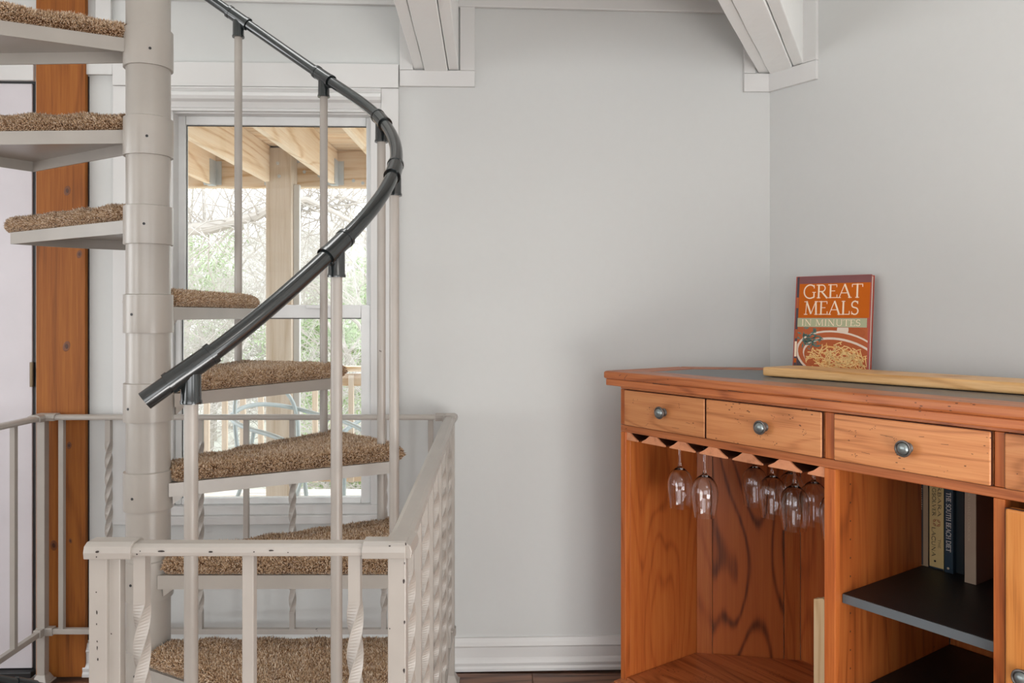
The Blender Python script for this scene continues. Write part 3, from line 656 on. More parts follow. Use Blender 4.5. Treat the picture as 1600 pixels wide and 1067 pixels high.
def text_strokes(mb, s, w, h, x0, y0, place, bold=1.0, serif=True):
    """letters fitted to w x h, each stroke a thin raised ribbon; place maps (x, y, lift) to 3-D"""
    tot = sum(GL[c][0] for c in s); k = w/tot; x = x0
    for c in s:
        gw, st, sf = GL[c]
        quads = []
        for pts, th in st:
            th = th*bold
            for a, b in zip(pts[:-1], pts[1:]):
                A = Vector((x+a[0]*k, y0+a[1]*h)); B = Vector((x+b[0]*k, y0+b[1]*h)); d = B-A
                if d.length < 1e-7: continue
                d.normalize(); nn = Vector((-d.y, d.x))*th*h*.5; e = d*th*h*.12
                quads.append([A-nn-e, B-nn+e, B+nn+e, A+nn-e])
        if serif:
            for (a, b) in sf:
                yy = y0+b*h; dy = TN*h*(1 if b < .5 else -1); X = x+a*k; sw = .13*h*min(1, k/h*1.1)
                quads.append([Vector((X-sw, yy)), Vector((X+sw, yy)), Vector((X+sw, yy+dy)), Vector((X-sw, yy+dy))])
        for q in quads: mb.add([place(p.x, p.y, .0) for p in q]+[place(p.x, p.y, .00025) for p in q], [(4,5,6,7),(0,1,5,4),(1,2,6,5),(2,3,7,6),(3,0,4,7)])
        x += gw*k
    return mb

# ------------------------------------------------------------------ bar cabinet
CL = 2.05
cab = empty('bar_cabinet', (CO.x, CO.y, 0), CA); tag(cab, 'chestnut oak bar cabinet with drawers, open glass bay and slate-inset top against the slanting wall', 'cabinet')
V0 = .03; ZT = 1.07
outl = [(0,0),(CL,0),(CL,.60),(.25,.60),(0,.35)]
def inset(poly, d):
    n = len(poly); out = []
    for i in range(n):
        a, b, c = Vector(poly[i-1]), Vector(poly[i]), Vector(poly[(i+1)%n]); d1 = (b-a).normalized(); d2 = (c-b).normalized(); n1 = Vector((-d1.y,d1.x)); n2 = Vector((-d2.y,d2.x))
        m_ = (n1+n2).normalized(); out.append(b+m_*(d/max(.2, m_.dot(n1))))
    return [(p.x, p.y) for p in out]
inn = inset(outl, .105)
n = len(outl); mb = MB()
segp = {}
for i in range(n):       # top frame boards with mitred corners
    j = (i+1) % n
    q = [outl[i], outl[j], inn[j], inn[i]]
    hor = abs(outl[j][0]-outl[i][0]) > abs(outl[j][1]-outl[i][1])
    b_ = MB(); g = .0004
    b_.prism(q, 1.045, ZT); 
    b_.build('top_board', M['oakx'] if hor else M['oaky'], cab, bevel=.006, seg=3)
inner2 = inset(outl, .006)
MB().prism(inner2, 1.024, 1.0448).build('top_apron', M['oakx'], cab, bevel=.003)
MB().prism(inset(outl, .106), 1.046, ZT-.0015).build('slate_inset', M['slate'], cab)
# carcass
def P(name, u0, u1, v0, v1, z0, z1, mat, bev=.0015, par=None): return MB().box(u0, u1, v0, v1, z0, z1).build(name, M[mat], par or cab, bevel=bev)
UR = [(.05, .072), (.766, .795), (1.146, 1.168), (1.52, 1.545), (1.90, 1.93)]
P('side_panel', .052, .072, V0+.02, .36, .10, 1.024, 'oakz')
for k in (1, 2, 3): P('divider', UR[k][0]+.006, UR[k][1]-.004, V0+.02, .585, .10, .90, 'oakz')
P('end_panel', 1.93, 1.95, V0, .59, .10, 1.024, 'oakz')
for k, (a, b) in enumerate(UR): P('stile', a, b, V0, V0+.02, .10, .8795, 'oakz', .0015)
P('stile', .05, .074, V0, V0+.02, .903, 1.014, 'oakz'); P('stile', .768, .795, V0, V0+.02, .903, 1.014, 'oakz'); P('stile', 1.148, 1.168, V0, V0+.02, .903, 1.014, 'oakz'); P('stile', 1.522, 1.545, V0, V0+.02, .903, 1.014, 'oakz')
P('rail', .05, 1.95, V0-.0005, V0+.02, .88, .902, 'oakx', .002); P('rail', .05, 1.95, V0, V0+.02, 1.015, 1.024, 'oakx', .001)
P('dust_panel', .074, 1.93, V0+.02, .58, .895, .90, 'oakx', 0)
P('bottom_panel', .073, .77, V0+.002, .352, .09, .108, 'oakx', .002)
mb = MB().prism([(.074,.352),(.77,.352),(.77,.592),(.315,.592)], .09, .108); mb.build('bottom_panel', M['oakx'], cab)
P('bottom_panel', .795, 1.92, V0+.002, .59, .09, .108, 'blackshelf')
P('toe_rail', .05, 1.95, V0, V0+.02, .085, .1, 'oakx', .001)
# chamfer back planks
def plank_poly(a, b, t=.012):
    d = (Vector(b)-Vector(a)).normalized(); nn = Vector((-d.y, d.x))*t; return [a, b, (b[0]+nn.x, b[1]+nn.y), (a[0]+nn.x, a[1]+nn.y)]
c0 = Vector((.072, .356)); cd = Vector((1,1)).normalized(); cuts = [0, .052, .283, .335]
for k in range(3):
    a = c0+cd*(cuts[k]+.0008); b = c0+cd*(cuts[k+1]-.0008); off = Vector((-cd.y, cd.x))*(-.004 if k != 1 else 0)
    a += off; b += off
    MB().prism(plank_poly((a.x,a.y), (b.x,b.y)), .10, .895).build('back_plank', M['oakfig'] if k == 1 else M['oakz'], cab, bevel=.001)
us = [.309, .44, .60, .77]
for k in range(3): P('back_plank', us[k]+.0008, us[k+1]-.0008, .592, .602, .10, .895, 'oakz')
for k, (a, b) in enumerate(((.79,1.15),(1.165,1.525),(1.54,1.93))): P('back_plank', a, b, .592, .602, .10, .895, 'oakz')
# stemware rack
pitch = (.766-.072)/6; zr0, zr1 = .855, .8795
cen = [.072+pitch*(k+.5) for k in range(6)]
for k in range(7):
    uc = .072+pitch*k; wb_ = pitch/2-.009; wt = pitch/2-.043
    l = -wb_ if k > 0 else 0; r_2 = wb_ if k < 6 else 0; lt = -wt if k > 0 else 0; rt = wt if k < 6 else 0
    poly = [(uc+l, zr0), (uc+r_2, zr0), (uc+r_2*.97, zr0+.004)]
    if r_2: poly += [(uc+rt+(r_2-rt)*.45, zr0+.013)]
    poly += [(uc+rt, zr1), (uc+lt, zr1)] if (rt or lt) else []
    if l: poly += [(uc+lt+(l-lt)*.45, zr0+.013)]
    poly += [(uc+l*.97, zr0+.004)]
    q = []
    for p_ in poly:
        if not q or (abs(q[-1][0]-p_[0])+abs(q[-1][1]-p_[1])) > 1e-5: q.append(p_)
    vend = .40
    if uc < .12: vend = .33
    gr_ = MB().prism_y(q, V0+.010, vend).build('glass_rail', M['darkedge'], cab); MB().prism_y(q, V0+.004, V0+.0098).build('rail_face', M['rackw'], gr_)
# drawers
def knob(par, u, z, v=V0-.010):
    prof = [(0,-.0275),(.0035,-.0272),(.0068,-.0255),(.0088,-.0230),(.0098,-.0222)]
    prof2 = [(.0098,-.0222),(.0112,-.0238),(.0128,-.0232),(.0134,-.0208),(.0122,-.0175),(.008,-.0145),(.0055,-.010),(.0055,-.004),(.0085,-.001),(.0085,0),(0,0)]
    prof2 = [(r*1.4, h) for r, h in prof2]
    k = MB().lathe(prof2, 28, (u, v, z), 'y').build('knob', M['pewterd'], par, smooth=True)
    return k
DR = [(.0755, .4005), (.4055, .7655), (.7975, 1.1455), (1.1705, 1.5195), (1.5475, 1.90)]
kp = [(1030, 645), (1187, 668), (1411, 701)]
kb = None
for k, (a, b) in enumerate(DR):
    z0, z1 = .9035, 1.0135
    d = MB().box(a, b, V0-.010, V0+.02, z0, z1).build('drawer', M['drawer'], cab, bevel=.0035, seg=3)
    u = cu(kp[k][0], V0-.03) if k < 3 else (a+b)/2
    z = cz(kp[k][0], kp[k][1], V0-.03) if k < 3 else .957
    knob(d, u, z)
    MB().lathe([(0,-.0290),(.0063,-.0284),(.0108,-.0262),(.0132,-.0222),(0,-.0221)], 24, (u, V0-.010, z), 'y').build('knob_dome', M['pewter'], d, smooth=True)
    # dents and worm marks pressed into the face
    mb = MB()
    for c in range(9):
        cx, cz_ = random.uniform(a+.02, b-.02), random.uniform(z0+.012, z1-.012)
        if random.random() < .65:
            for q in range(random.randint(3, 6)):
                x_, z_ = cx+random.gauss(0, .006), cz_+random.gauss(0, .004); r_ = random.uniform(.0006, .0011)
                if z0+.004 < z_ < z1-.004 and a+.005 < x_ < b-.005: mb.lathe([(0,0),(r_,0),(r_,-.0003),(0,-.0003)], 6, (x_, V0-.0101, z_), 'y')
        else:
            L_ = random.uniform(.01, .03); sl_ = random.uniform(-.25, .15); x_ = min(cx, b-.035)
            mb.add([(x_,V0-.0103,cz_),(x_+L_,V0-.0103,cz_+L_*sl_),(x_+L_,V0-.0103,cz_+L_*sl_+.0009),(x_,V0-.0103,cz_+.0007)], [(0,1,2,3)])
    mb.build('dents', M['darkedge'], d)
    # burnished dark edges of the drawer front
    e = MB()
    for (p, q, r1, r2) in ((a-.0004, a+.0022, z0, z1), (b-.0022, b+.0004, z0, z1), (a, b, z0-.0004, z0+.0015), (a, b, z1-.0015, z1+.0004)): e.box(p, q, V0-.0075, V0+.0, r1, r2)
    e.build('burnished_edge', M['darkedge'], d)
# doors right of the open shelf
for (a, b, kx) in ((1.1715, 1.5185, 1.21), (1.5475, 1.898, 1.86)):
    d = MB().box(a, b, V0-.010, V0+.018, .112, .8645).build('door', M['door_oak'], cab, bevel=.005, seg=3)
    e = MB(); e.box(a-.0004, a+.002, V0-.007, V0, .115, .862); e.box(a, b, V0-.007, V0, .863, .8652); e.build('burnished_edge', M['darkedge'], d)
    knob(d, kx, .545); MB().lathe([(0,-.0290),(.0063,-.0284),(.0108,-.0262),(.0132,-.0222),(0,-.0221)], 24, (kx, V0-.010, .545), 'y').build('knob_dome', M['pewter'], d, smooth=True)
# base plinth with stepped moulding
body = [(.05,V0),(1.95,V0),(1.95,.59),(.30,.59),(.05,.345)]
for (z0, z1, g) in ((0,.07,.034),(.0702,.080,.026),(.0802,.0895,.016)):
    pl = inset(body, -g); pl = [(x, min(y, .602)) for x, y in pl]
    MB().prism(pl, z0, z1-.0002).build('plinth', M['oakx'], cab, bevel=.003)
# adjustable shelf with worn grey front edge
zs = cz(1309, 925, .065)
sh = MB().box(.7925, 1.151, .068, .585, zs-.022, zs).build('shelf', M['blackshelf'], cab)
MB().box(.7925, 1.151, .064, .068, zs-.022, zs-.0005).build('edge_strip', M['shelfedge'], sh, bevel=.001)
z2 = cz(1367, 1067, .193)
sh2 = MB().box(.7925, 1.151, .068, .585, z2-.022, z2).build('shelf', M['blackshelf'], cab)
MB().box(.7925, 1.151, .064, .068, z2-.022, z2-.0005).build('edge_strip', M['shelfedge'], sh2, bevel=.001)
mb = MB()
for vv in (.10, .50):
    for q in range(14): mb.add([(.7912+.0002, vv+.0025*cos(t), .25+.045*q+.0025*sin(t)) for t in [2*pi*j/8 for j in range(8)]], [tuple(range(8))])
mb.build('pin_holes', M['darkedge'], cab)
# small burnished chips on the countertop edge
mb = MB()
for (u, z, l, s) in ((.075,1.057,.008,.6),(.1,1.052,.012,.9),(.098,1.049,.005,0),(.28,1.06,.004,.1),(.5,1.045,.05,-.01),(.75,1.0455,.08,.0),(.22,1.044,.07,-.01)):
    mb.add([(u,-.0004,z),(u+l,-.0004,z+l*s),(u+l,-.0004,z+l*s+.0012),(u,-.0004,z+.0022)], [(0,1,2,3)])
mb.build('edge_marks', M['darkedge'], cab)

# ------------------------------------------------------------------ wine glasses hanging in the rack
def glass_mesh():
    pr = [(.0005,.0008),(.015,.0010),(.034,.0004),(.035,-.0006),(.033,-.0018),(.016,-.0030),(.0062,-.0062),(.0040,-.014),(.0036,-.04),(.0037,-.075),(.0050,-.086),(.0085,-.0915),(.0185,-.098),(.029,-.109),(.0355,-.124),(.0385,-.142),(.0378,-.160),(.0352,-.182),(.0318,-.207),(.0314,-.2115),(.0306,-.2115),(.0310,-.207),(.0344,-.182),(.0370,-.160),(.0376,-.142),(.0346,-.125),(.028,-.1105),(.0175,-.1005),(.008,-.0955),(.0005,-.0945)]
    # outside from foot centre down the stem to the rim, then back up inside the bowl
    return MB().lathe(pr, 40)
g0 = glass_mesh().mesh('wine_glass', M['wine'], True)
gl_specs = [(1, .088, 'wine glass hung nearest the left side, in the second slot of the rack'),
            (2, .066, 'tulip wine glass in the third slot at the front, next right of the leftmost glass'),
            (2, .29, 'wine glass hung further back, in the third slot, leftmost of the group at the right'),
            (3, .218, 'wine glass hung between the back-left one and the large front one of the right-hand group'),
            (3, .304, 'wine glass hung deepest in the rack, mostly hidden behind the two front ones'),
            (4, .158, 'wine glass hung lowest and nearest in the right-hand group, fully in view'),
            (4, .245, 'wine glass hung just behind and to the right of the nearest one'),
            (5, .165, 'wine glass in the last slot, half hidden by the cabinet divider')]
for (k, v, lb) in gl_specs:
    o = bpy.data.objects.new('wine_glass', g0); COL.objects.link(o); o.location = cw(cen[k], v, zr1+.0024); o.rotation_euler = (0,0,random.uniform(0,6)); tag(o, lb, 'wine glass', 'wine glasses hanging in the stemware rack')

# ------------------------------------------------------------------ things on and in the cabinet
# cutting board: long plank with one angled end
u0 = cu(1194, .245); u1 = 1.14
bo = MB().prism([(.0,.0),(u1-u0,.03),(u1-u0+.02,.055),(u1-u0+.02,.15),(u1-u0-.02,.175),(.02,.15),(.0,.12)], 0, .026).build('cutting_board', M['boardw'], None, cw(u0, .236, ZT+.0003), CA, bevel=.006, seg=3)
tag(bo, 'long honey-coloured wooden board lying on the bar top in front of the cookbook', 'board')
# leaning cookbook
BWd, BHt, BTk = .238, .305, .020
bk = empty('cookbook', cw(cu(1240, .565), .565, ZT+.0012), CA); tag(bk, 'large orange cookbook with a spaghetti cover leaning against the wall on the bar top', 'book')
tilt = R(-6)
bk.rotation_euler = (tilt, 0, CA+R(12))
def bkp(c): return plain(*c)
M['cov'] = plain('cover_edge', srgb(168, 62, 40), 0.35); M['page'] = plain('pages', srgb(232, 224, 210), 0.9); M['cor'] = plain('cover_orange', srgb(196, 96, 8), 0.5, spec=0.15)
M['csage'] = plain('cover_sage', srgb(178, 180, 146), 0.5, spec=0.15); M['ccream'] = plain('cover_cream', srgb(250, 228, 200), 0.5, spec=0.15)
M['cband'] = plain('cover_plum', srgb(130, 84, 84), 0.5, spec=0.15); M['cbowl'] = plain('print_bowl', srgb(226, 208, 190), 0.5, spec=0.15); M['cterra'] = plain('print_terracotta', srgb(182, 96, 56), 0.5, spec=0.15)
M['csauce'] = plain('print_sauce', srgb(176, 92, 52), 0.5, spec=0.15, bscale=900); M['cpasta'] = plain('print_pasta', srgb(232, 178, 108), 0.5, spec=0.15); M['cpasta2'] = plain('print_pasta_light', srgb(240, 204, 140), 0.5, spec=0.15); M['cherb'] = plain('print_herb', srgb(96, 122, 112), 0.5, spec=0.15); M['cshade'] = plain('print_dark', srgb(84, 74, 78), 0.5, spec=0.15)
MB().box(0, BWd, -.003, 0, 0, BHt).build('front_cover', M['cov'], bk, bevel=.001)
MB().box(0, BWd, BTk, BTk+.003, 0, BHt).build('back_cover', M['cov'], bk, bevel=.001)
MB().box(-.003, 0.001, -.003, BTk+.003, 0, BHt).build('spine', M['cov'], bk, bevel=.001)
MB().box(.001, BWd-.004, .0, BTk, .004, BHt-.004).build('pages', M['page'], bk)
fc = bk.children[0]
def flat(name, x0, x1, z0, z1, mat, y=-.0034): return MB().box(x0, x1, y, -.003, z0, z1).build(name, M[mat], bk)
flat('cover_print', .010, BWd-.001, BHt-.026, BHt-.001, 'cband', -.0033); flat('title_panel', .010, BWd-.004, .168, BHt-.025, 'cor', -.0035)
flat('subtitle_panel', .008, BWd-.010, .138, .167, 'csage', -.0036)
flat('spine_print', .001, .009, .002, BHt-.002, 'cshade', -.0033)
for (z0_, z1_, m_) in ((.04,.09,'ccream'),(.20,.235,'cterra'),(.10,.13,'csauce'),(.02,.034,'cor')): flat('spine_print', .0015, .0085, z0_, z1_, m_, -.0034)
pl = lambda x, y, l: (x, -.0036-l, y)
t = MB(); text_strokes(t, 'GREAT', .192, .044, .022, .232, pl, 1.0); text_strokes(t, 'MEALS', .178, .044, .026, .178, pl, 1.0); t.build('title_lettering', M['ccream'], bk)
t = MB(); text_strokes(t, 'IN MINUTES', .19, .020, .020, .1425, lambda x, y, l: (x, -.0037-l, y), 1.0); t.build('subtitle_lettering', M['ccream'], bk)
# picture: bowl rim ellipse, sauce, pasta strands, herbs (clipped to the cover)
XM0, XM1, ZM1 = .010, BWd-.006, .137
flat('cover_print', XM0, XM1, .002, ZM1, 'cterra', -.0033)
def clip_poly(poly):
    def cl(ps, f, g):
        out = []
        for i in range(len(ps)):
            a, b = ps[i-1], ps[i]; fa, fb = f(a), f(b)
            if fa >= 0: out.append(a)
            if (fa >= 0) != (fb >= 0): t_ = fa/(fa-fb); out.append((a[0]+(b[0]-a[0])*t_, a[1]+(b[1]-a[1])*t_))
        return out
    for f in (lambda p: p[0]-XM0, lambda p: XM1-p[0], lambda p: p[1]-.003, lambda p: ZM1-p[1]): poly = cl(poly, f, None) if poly else poly
    return poly
def pic(polys, mat, y, name):
    mb = MB()
    for p in polys:
        q = clip_poly(p)
        if len(q) >= 3: mb.add([(a, y, b) for a, b in q], [tuple(range(len(q)))])
    mb.build(name, M[mat], bk)
ell = lambda cx, cy, rx, ry, n=40, rot=0: [(cx+rx*cos(2*pi*k/n)*cos(rot)-ry*sin(2*pi*k/n)*sin(rot), cy+rx*cos(2*pi*k/n)*sin(rot)+ry*sin(2*pi*k/n)*cos(rot)) for k in range(n)]
pic([ell(.19,.12,.035,.018), ell(.11,.128,.03,.02)], 'csauce', -.00335, 'cover_print'); pic([ell(.155,.13,.018,.02)], 'cbowl', -.00336, 'cover_print')
pic([[(.01,.003),(.05,.003),(.02,.04),(.01,.05)]], 'cshade', -.00337, 'cover_print')
pic([ell(.145,.045,.140,.080, rot=-.18)], 'cbowl', -.0034, 'cover_print'); pic([ell(.146,.045,.134,.074, rot=-.18)], 'cterra', -.00343, 'cover_print')
pic([ell(.150,.040,.122,.062, rot=-.2)], 'cbowl', -.00345, 'cover_print'); pic([ell(.15,.035,.118,.060, rot=-.2)], 'csauce', -.00348, 'cover_print')
pas = []; pas2 = []; rs = random.Random(3)
for s_ in range(250):
    cx, cy = rs.gauss(.155, .05), rs.gauss(.034, .024); 
    if ((cx-.15)/.108)**2+((cy-.035)/.05)**2 > 1: continue
    a = rs.uniform(0, 6.28); kk = rs.uniform(-60, 60); L = rs.uniform(.02, .05); pts = []; x, y = cx, cy
    for q in range(9): pts.append((x, y)); x += cos(a)*L/8; y += sin(a)*L/8*.8; a += kk*L/8
    wv = .0013
    for (p, q) in zip(pts[:-1], pts[1:]):
        if ((q[0]-.15)/.115)**2+((q[1]-.035)/.057)**2 > 1: break
        d = Vector((q[0]-p[0], q[1]-p[1])); 
        if d.length == 0: continue
        d.normalize(); nx, ny = -d.y*wv, d.x*wv; (pas if s_ % 2 else pas2).append([(p[0]-nx,p[1]-ny),(q[0]-nx,q[1]-ny),(q[0]+nx,q[1]+ny),(p[0]+nx,p[1]+ny)])
pic(pas, 'cpasta', -.00352, 'pasta_print'); pic([ell(rs.gauss(.14,.04), rs.gauss(.04,.015), .007, .005, 9) for _ in range(12)], 'cterra', -.00354, 'pasta_print'); pic(pas2, 'cpasta2', -.00356, 'pasta_print')
hb = []
for s_ in range(60):
    cx, cy = rs.gauss(.055, .022), rs.gauss(.098, .014); a = rs.uniform(0, 6.28); L = rs.uniform(.014, .024)
    hb.append([(cx, cy), (cx+cos(a+.3)*L*.5, cy+sin(a+.3)*L*.5), (cx+cos(a)*L, cy+sin(a)*L), (cx+cos(a-.3)*L*.5, cy+sin(a-.3)*L*.5)])
pic(hb, 'cherb', -.0036, 'herb_print')
# books on the shelf
M['b1'] = plain('book_beige', srgb(168, 146, 118), 0.6); M['b1s'] = plain('book_grey_side', srgb(62, 60, 62), 0.6); M['b2'] = plain('book_cream', srgb(214, 190, 132), 0.5); M['b2s'] = plain('book_navy', srgb(36, 52, 66), 0.5)
M['b3'] = plain('book_blue', srgb(38, 62, 78), 0.4); M['b4'] = plain('book_dark_teal', srgb(22, 36, 42), 0.4); M['b5'] = plain('book_taupe', srgb(172, 154, 134), 0.6); M['b5s'] = plain('book_brown_side', srgb(122, 106, 102), 0.7)
M['ink'] = plain('black_print', (.02,.018,.015), 0.5); M['inkred'] = plain('red_print', srgb(140, 44, 26), 0.5); M['inkw'] = plain('white_print', srgb(226, 226, 222), 0.5); M['inktan'] = plain('tan_print', srgb(206, 190, 166), 0.5)
def book(name, px0, px1, v, h, d, cm, sm, label, lean=0):
    a, b_ = cu(px0, v), cu(px1, v); w_ = b_-a
    e = empty(name, cw(a, v, zs+.0006), CA); tag(e, label, 'book', 'books standing on the black shelf')
    MB().box(0, w_, 0, .003, 0, h).build('spine', M[cm], e, bevel=.0008)
    MB().box(0, .0025, .003, d, 0, h).build('cover', M[sm], e); MB().box(w_-.0025, w_, .003, d, 0, h).build('cover', M[sm], e)
    MB().box(.0026, w_-.0026, .003, d-.003, .003, h-.004).build('pages', M['page'], e)
    return e, w_
def spine_text(e, s, z_top, length, x, size, mat, bold=1.4, serif=True):
    mb = MB(); text_strokes(mb, s, length, size, 0, 0, lambda X, Y, l: (x+Y, -.0002-l, z_top-X), bold, serif); mb.build('spine_lettering', M[mat], e)
H0 = .262
e, w1 = book('hardback_book', 1438.5, 1450, .435, H0, .15, 'b1', 'b1s', 'narrow beige and grey book standing leftmost on the black shelf')
MB().box(0, w1*.35, -.0004, 0, .002, H0-.002).build('spine_band', M['b1s'], e)
mb = MB()
for q in range(10): mb.box(.0015, .0015+.003*random.uniform(.6,1), -.0006, -.0003, .15+q*.006, .15+q*.006+.003)
mb.build('spine_lettering', M['inktan'], e)
e, w2 = book('hardback_book', 1452, 1474.5, .436, H0, .16, 'b2', 'b2s', 'cream book with black THE LACUNA lettering and a red ornament on its spine')
s2 = w2/.036
spine_text(e, 'BARBARA', .255, .116, w2*.62-.001, .0082*s2, 'ink', 1.6); spine_text(e, 'KINGSOLVER', .244, .105, w2*.22, .0085*s2, 'ink', 1.6)
spine_text(e, 'LACUNA', .110, .079, w2*.18, .0092*s2, 'ink', 1.5, False); spine_text(e, 'THE', .080, .024, w2*.62, .006*s2, 'ink', 1.3, False)
mb = MB()
for sx in (-1, 1):
    for sz in (-1, 1):
        cxx, czz = w2*.52, .122
        for r1, r2, off in ((.0105,.0085,0),(.0065,.0048,0)):
            for q in range(8):
                t0_, t1_ = pi/2*q/8, pi/2*(q+1)/8; X0 = sx*.0095*s2; Z0 = sz*.0095
                mb.add([(cxx+X0-sx*r1*s2*cos(t0_)*.8, -.0005, czz+Z0-sz*r1*sin(t0_)*.8), (cxx+X0-sx*r1*s2*cos(t1_)*.8, -.0005, czz+Z0-sz*r1*sin(t1_)*.8), (cxx+X0-sx*r2*s2*cos(t1_)*.8, -.0005, czz+Z0-sz*r2*sin(t1_)*.8), (cxx+X0-sx*r2*s2*cos(t0_)*.8, -.0005, czz+Z0-sz*r2*sin(t0_)*.8)], [(0,1,2,3)])
mb.build('spine_ornament', M['inkred'], e)
MB().lathe([(0,0),(.0028,0),(.0028,-.0005),(0,-.0005)], 14, (w2*.4, 0, .02), 'y').build('spine_emblem', M['ink'], e)
MB().box(0, w2, -.0005, 0, 0, .004).build('spine_band', M['b2s'], e)
e, w3 = book('hardback_book', 1475.5, 1489, .428, H0, .16, 'b3', 'b3', 'dark blue book with tall white THE SOUTH BEACH DIET spine lettering')
spine_text(e, 'THE SOUTH BEACH DIET', .210, .155, w3*.22, w3*.55, 'inkw', 1.3)
MB().lathe([(0,0),(.003,0),(.003,-.0005),(0,-.0005)], 14, (w3*.45, 0, .012), 'y').build('spine_emblem', M['inktan'], e)
e, w4 = book('hardback_book', 1490, 1506, .445, H0, .15, 'b4', 'b4', 'plain almost black teal book between the blue and the taupe one')
e, w5 = book('hardback_book', 1507, 1525, .390, H0, .17, 'b5', 'b5s', 'thick taupe cookbook with a dark brown side, rightmost and furthest forward on the shelf')
spine_text(e, 'OWN HAND COOKBOOK', .235, .130, w5*.3, .0055, 'inktan', 1.2)
# pale pine board stored upright in the glass bay
ub = cu(1272, .12); zt = cz(1275, 931, .12)
nb = [(0,0),(.088,0),(.088,zt-.108-.01)]+[(.088-.088*k/10, zt-.108-.005+.004*sin(k*1.1)) for k in range(1, 11)]
pb = MB().prism_y(nb, 0, .018).build('pine_board', M['pine'], None, cw(ub, .118, .1085), CA, bevel=.001)
tag(pb, 'pale pine board standing on end in the glass bay beside the cabinet divider', 'board')

# ------------------------------------------------------------------ outside: deck, deck above, chairs, trees
DK = 0.0; YD0 = 2.98; YD1 = 5.75
dk = empty('deck', (-1.2, 4.3, DK-.04)); tag(dk, 'pale weathered timber deck outside the window', 'deck')
src = MB().box(-2.6, 2.6, 0, .136, -.03, 0).build('deck_board', M['outdeck'], dk, bevel=.003, seg=1); k = 0
for j in range(20):
    yy = YD0+j*.141-4.3
    if j == 0: src.location = (0, yy, 0)
    else: inst(src, dk, (0, yy, 0))
for x in (-2.4, -.8, .8, 2.4): MB().box(x-.02, x+.02, YD0-4.3, YD1-4.3, -.25, -.031).build('deck_joist', M['outw'], dk)
for x in (-2.3, 0, 2.3): MB().box(x-.07, x+.07, YD1-4.3-.2, YD1-4.3-.06, -3.3, -.26).build('deck_footing', M['outwz'], dk)
rl = empty('deck_railing', (-1.2, 5.6, DK)); tag(rl, 'pale timber deck railing with square pickets beyond the window', 'railing')
MB().box(-2.55, 2.55, -.07, .07, .845, .88).build('top_rail', M['outwx'], rl, bevel=.004)
MB().box(-2.55, 2.55, -.02, .02, .74, .825).build('upper_rail', M['outwx'], rl, bevel=.003)
MB().box(-2.55, 2.55, -.02, .02, .06, .13).build('bottom_rail', M['outwx'], rl, bevel=.003)
bs = MB().box(-.018, .018, -.05, -.021, .06, .82).build('picket', M['outwz'], rl, bevel=.002, seg=1)
for j in range(40):
    if j == 0: bs.location = (-2.5, 0, 0)
    else: inst(bs, rl, (-2.5+j*.128, 0, 0))
ud = empty('upper_deck', (-1.2, 4.2, 1.9)); tag(ud, 'timber deck overhead outside with joists on steel hangers, beam and post', 'deck')
def U(x, y, z): return (x+1.2, y-4.2, z-1.9)
jz0, jz1 = EYE+.872, EYE+1.106
jo = MB().box(-.019, .019, 2.97-4.2, 5.30-4.2, 0, jz1-jz0).build('joist', M['outw'], ud, bevel=.003)
hg_ = MB(); hg_.box(-.024, -.0195, 5.19-4.2, 5.298-4.2, -.003, .16); hg_.box(.0195, .024, 5.19-4.2, 5.298-4.2, -.003, .16); hg_.box(-.024, .024, 5.24-4.2, 5.298-4.2, -.006, -.002); hg_.box(-.06, -.024, 5.292-4.2, 5.298-4.2, .0, .16); hg_.box(.024, .06, 5.292-4.2, 5.298-4.2, .0, .16)
hgo = hg_.build('joist_hanger', M['galv'], jo)
jo.location = (-2.02+1.2, 0, jz0-1.9); jo.location.y = 0
for x in (-3.26, -2.85, -2.43, -1.61, -1.195, -.78, -.37, .05, .46, .87):
    c = jo.copy(); COL.objects.link(c); c.parent = ud; c.location = (x+1.2, 0, jz0-1.9); h_ = hgo.copy(); COL.objects.link(h_); h_.parent = c
for k in (0, 1): MB().box(-2.6, 2.6, 5.302-4.2+k*.04, 5.34-4.2+k*.04, EYE+.86-1.9, EYE+1.106-1.9).build('beam', M['outwx'], ud, bevel=.003)
ubd = MB().box(-2.6, 2.6, 0, .137, 0, .025).build('deck_board', M['outwx'], ud, bevel=.003, seg=1)
for j in range(18):
    l = (0, 2.98+j*.141-4.2, jz1-1.9+.001)
    if j == 0: ubd.location = l
    else: inst(ubd, ud, l)
X0p, X1p = gx(415, 5.15), gx(455, 5.15)
MB().box(X0p+1.2, X1p+1.2, 5.15-4.2, 5.30-4.2, -1.94, EYE+1.095-1.9).build('post', M['outwz'], ud, bevel=.006)
MB().box(X1p+1.2+.001, X1p+1.2+.04, 5.20-4.2, 5.24-4.2, -1.94, EYE+.86-1.9).build('downpipe_board', M['trim'], ud, bevel=.003)
mb = MB()
for px, py in ((434,255),(436,275),(456,245),(466,262),(490,268),(500,275),(560,280),(545,276)): mb.lathe([(0,0),(.012,0),(.01,-.008),(0,-.009)], 8, (gx(px,5.15)+1.2, (5.149 if px < 456 else 5.301)-4.2, EYE-(py-HOR)*5.15/F-1.9), 'y')
mb.build('bolt_heads', M['galv'], ud)
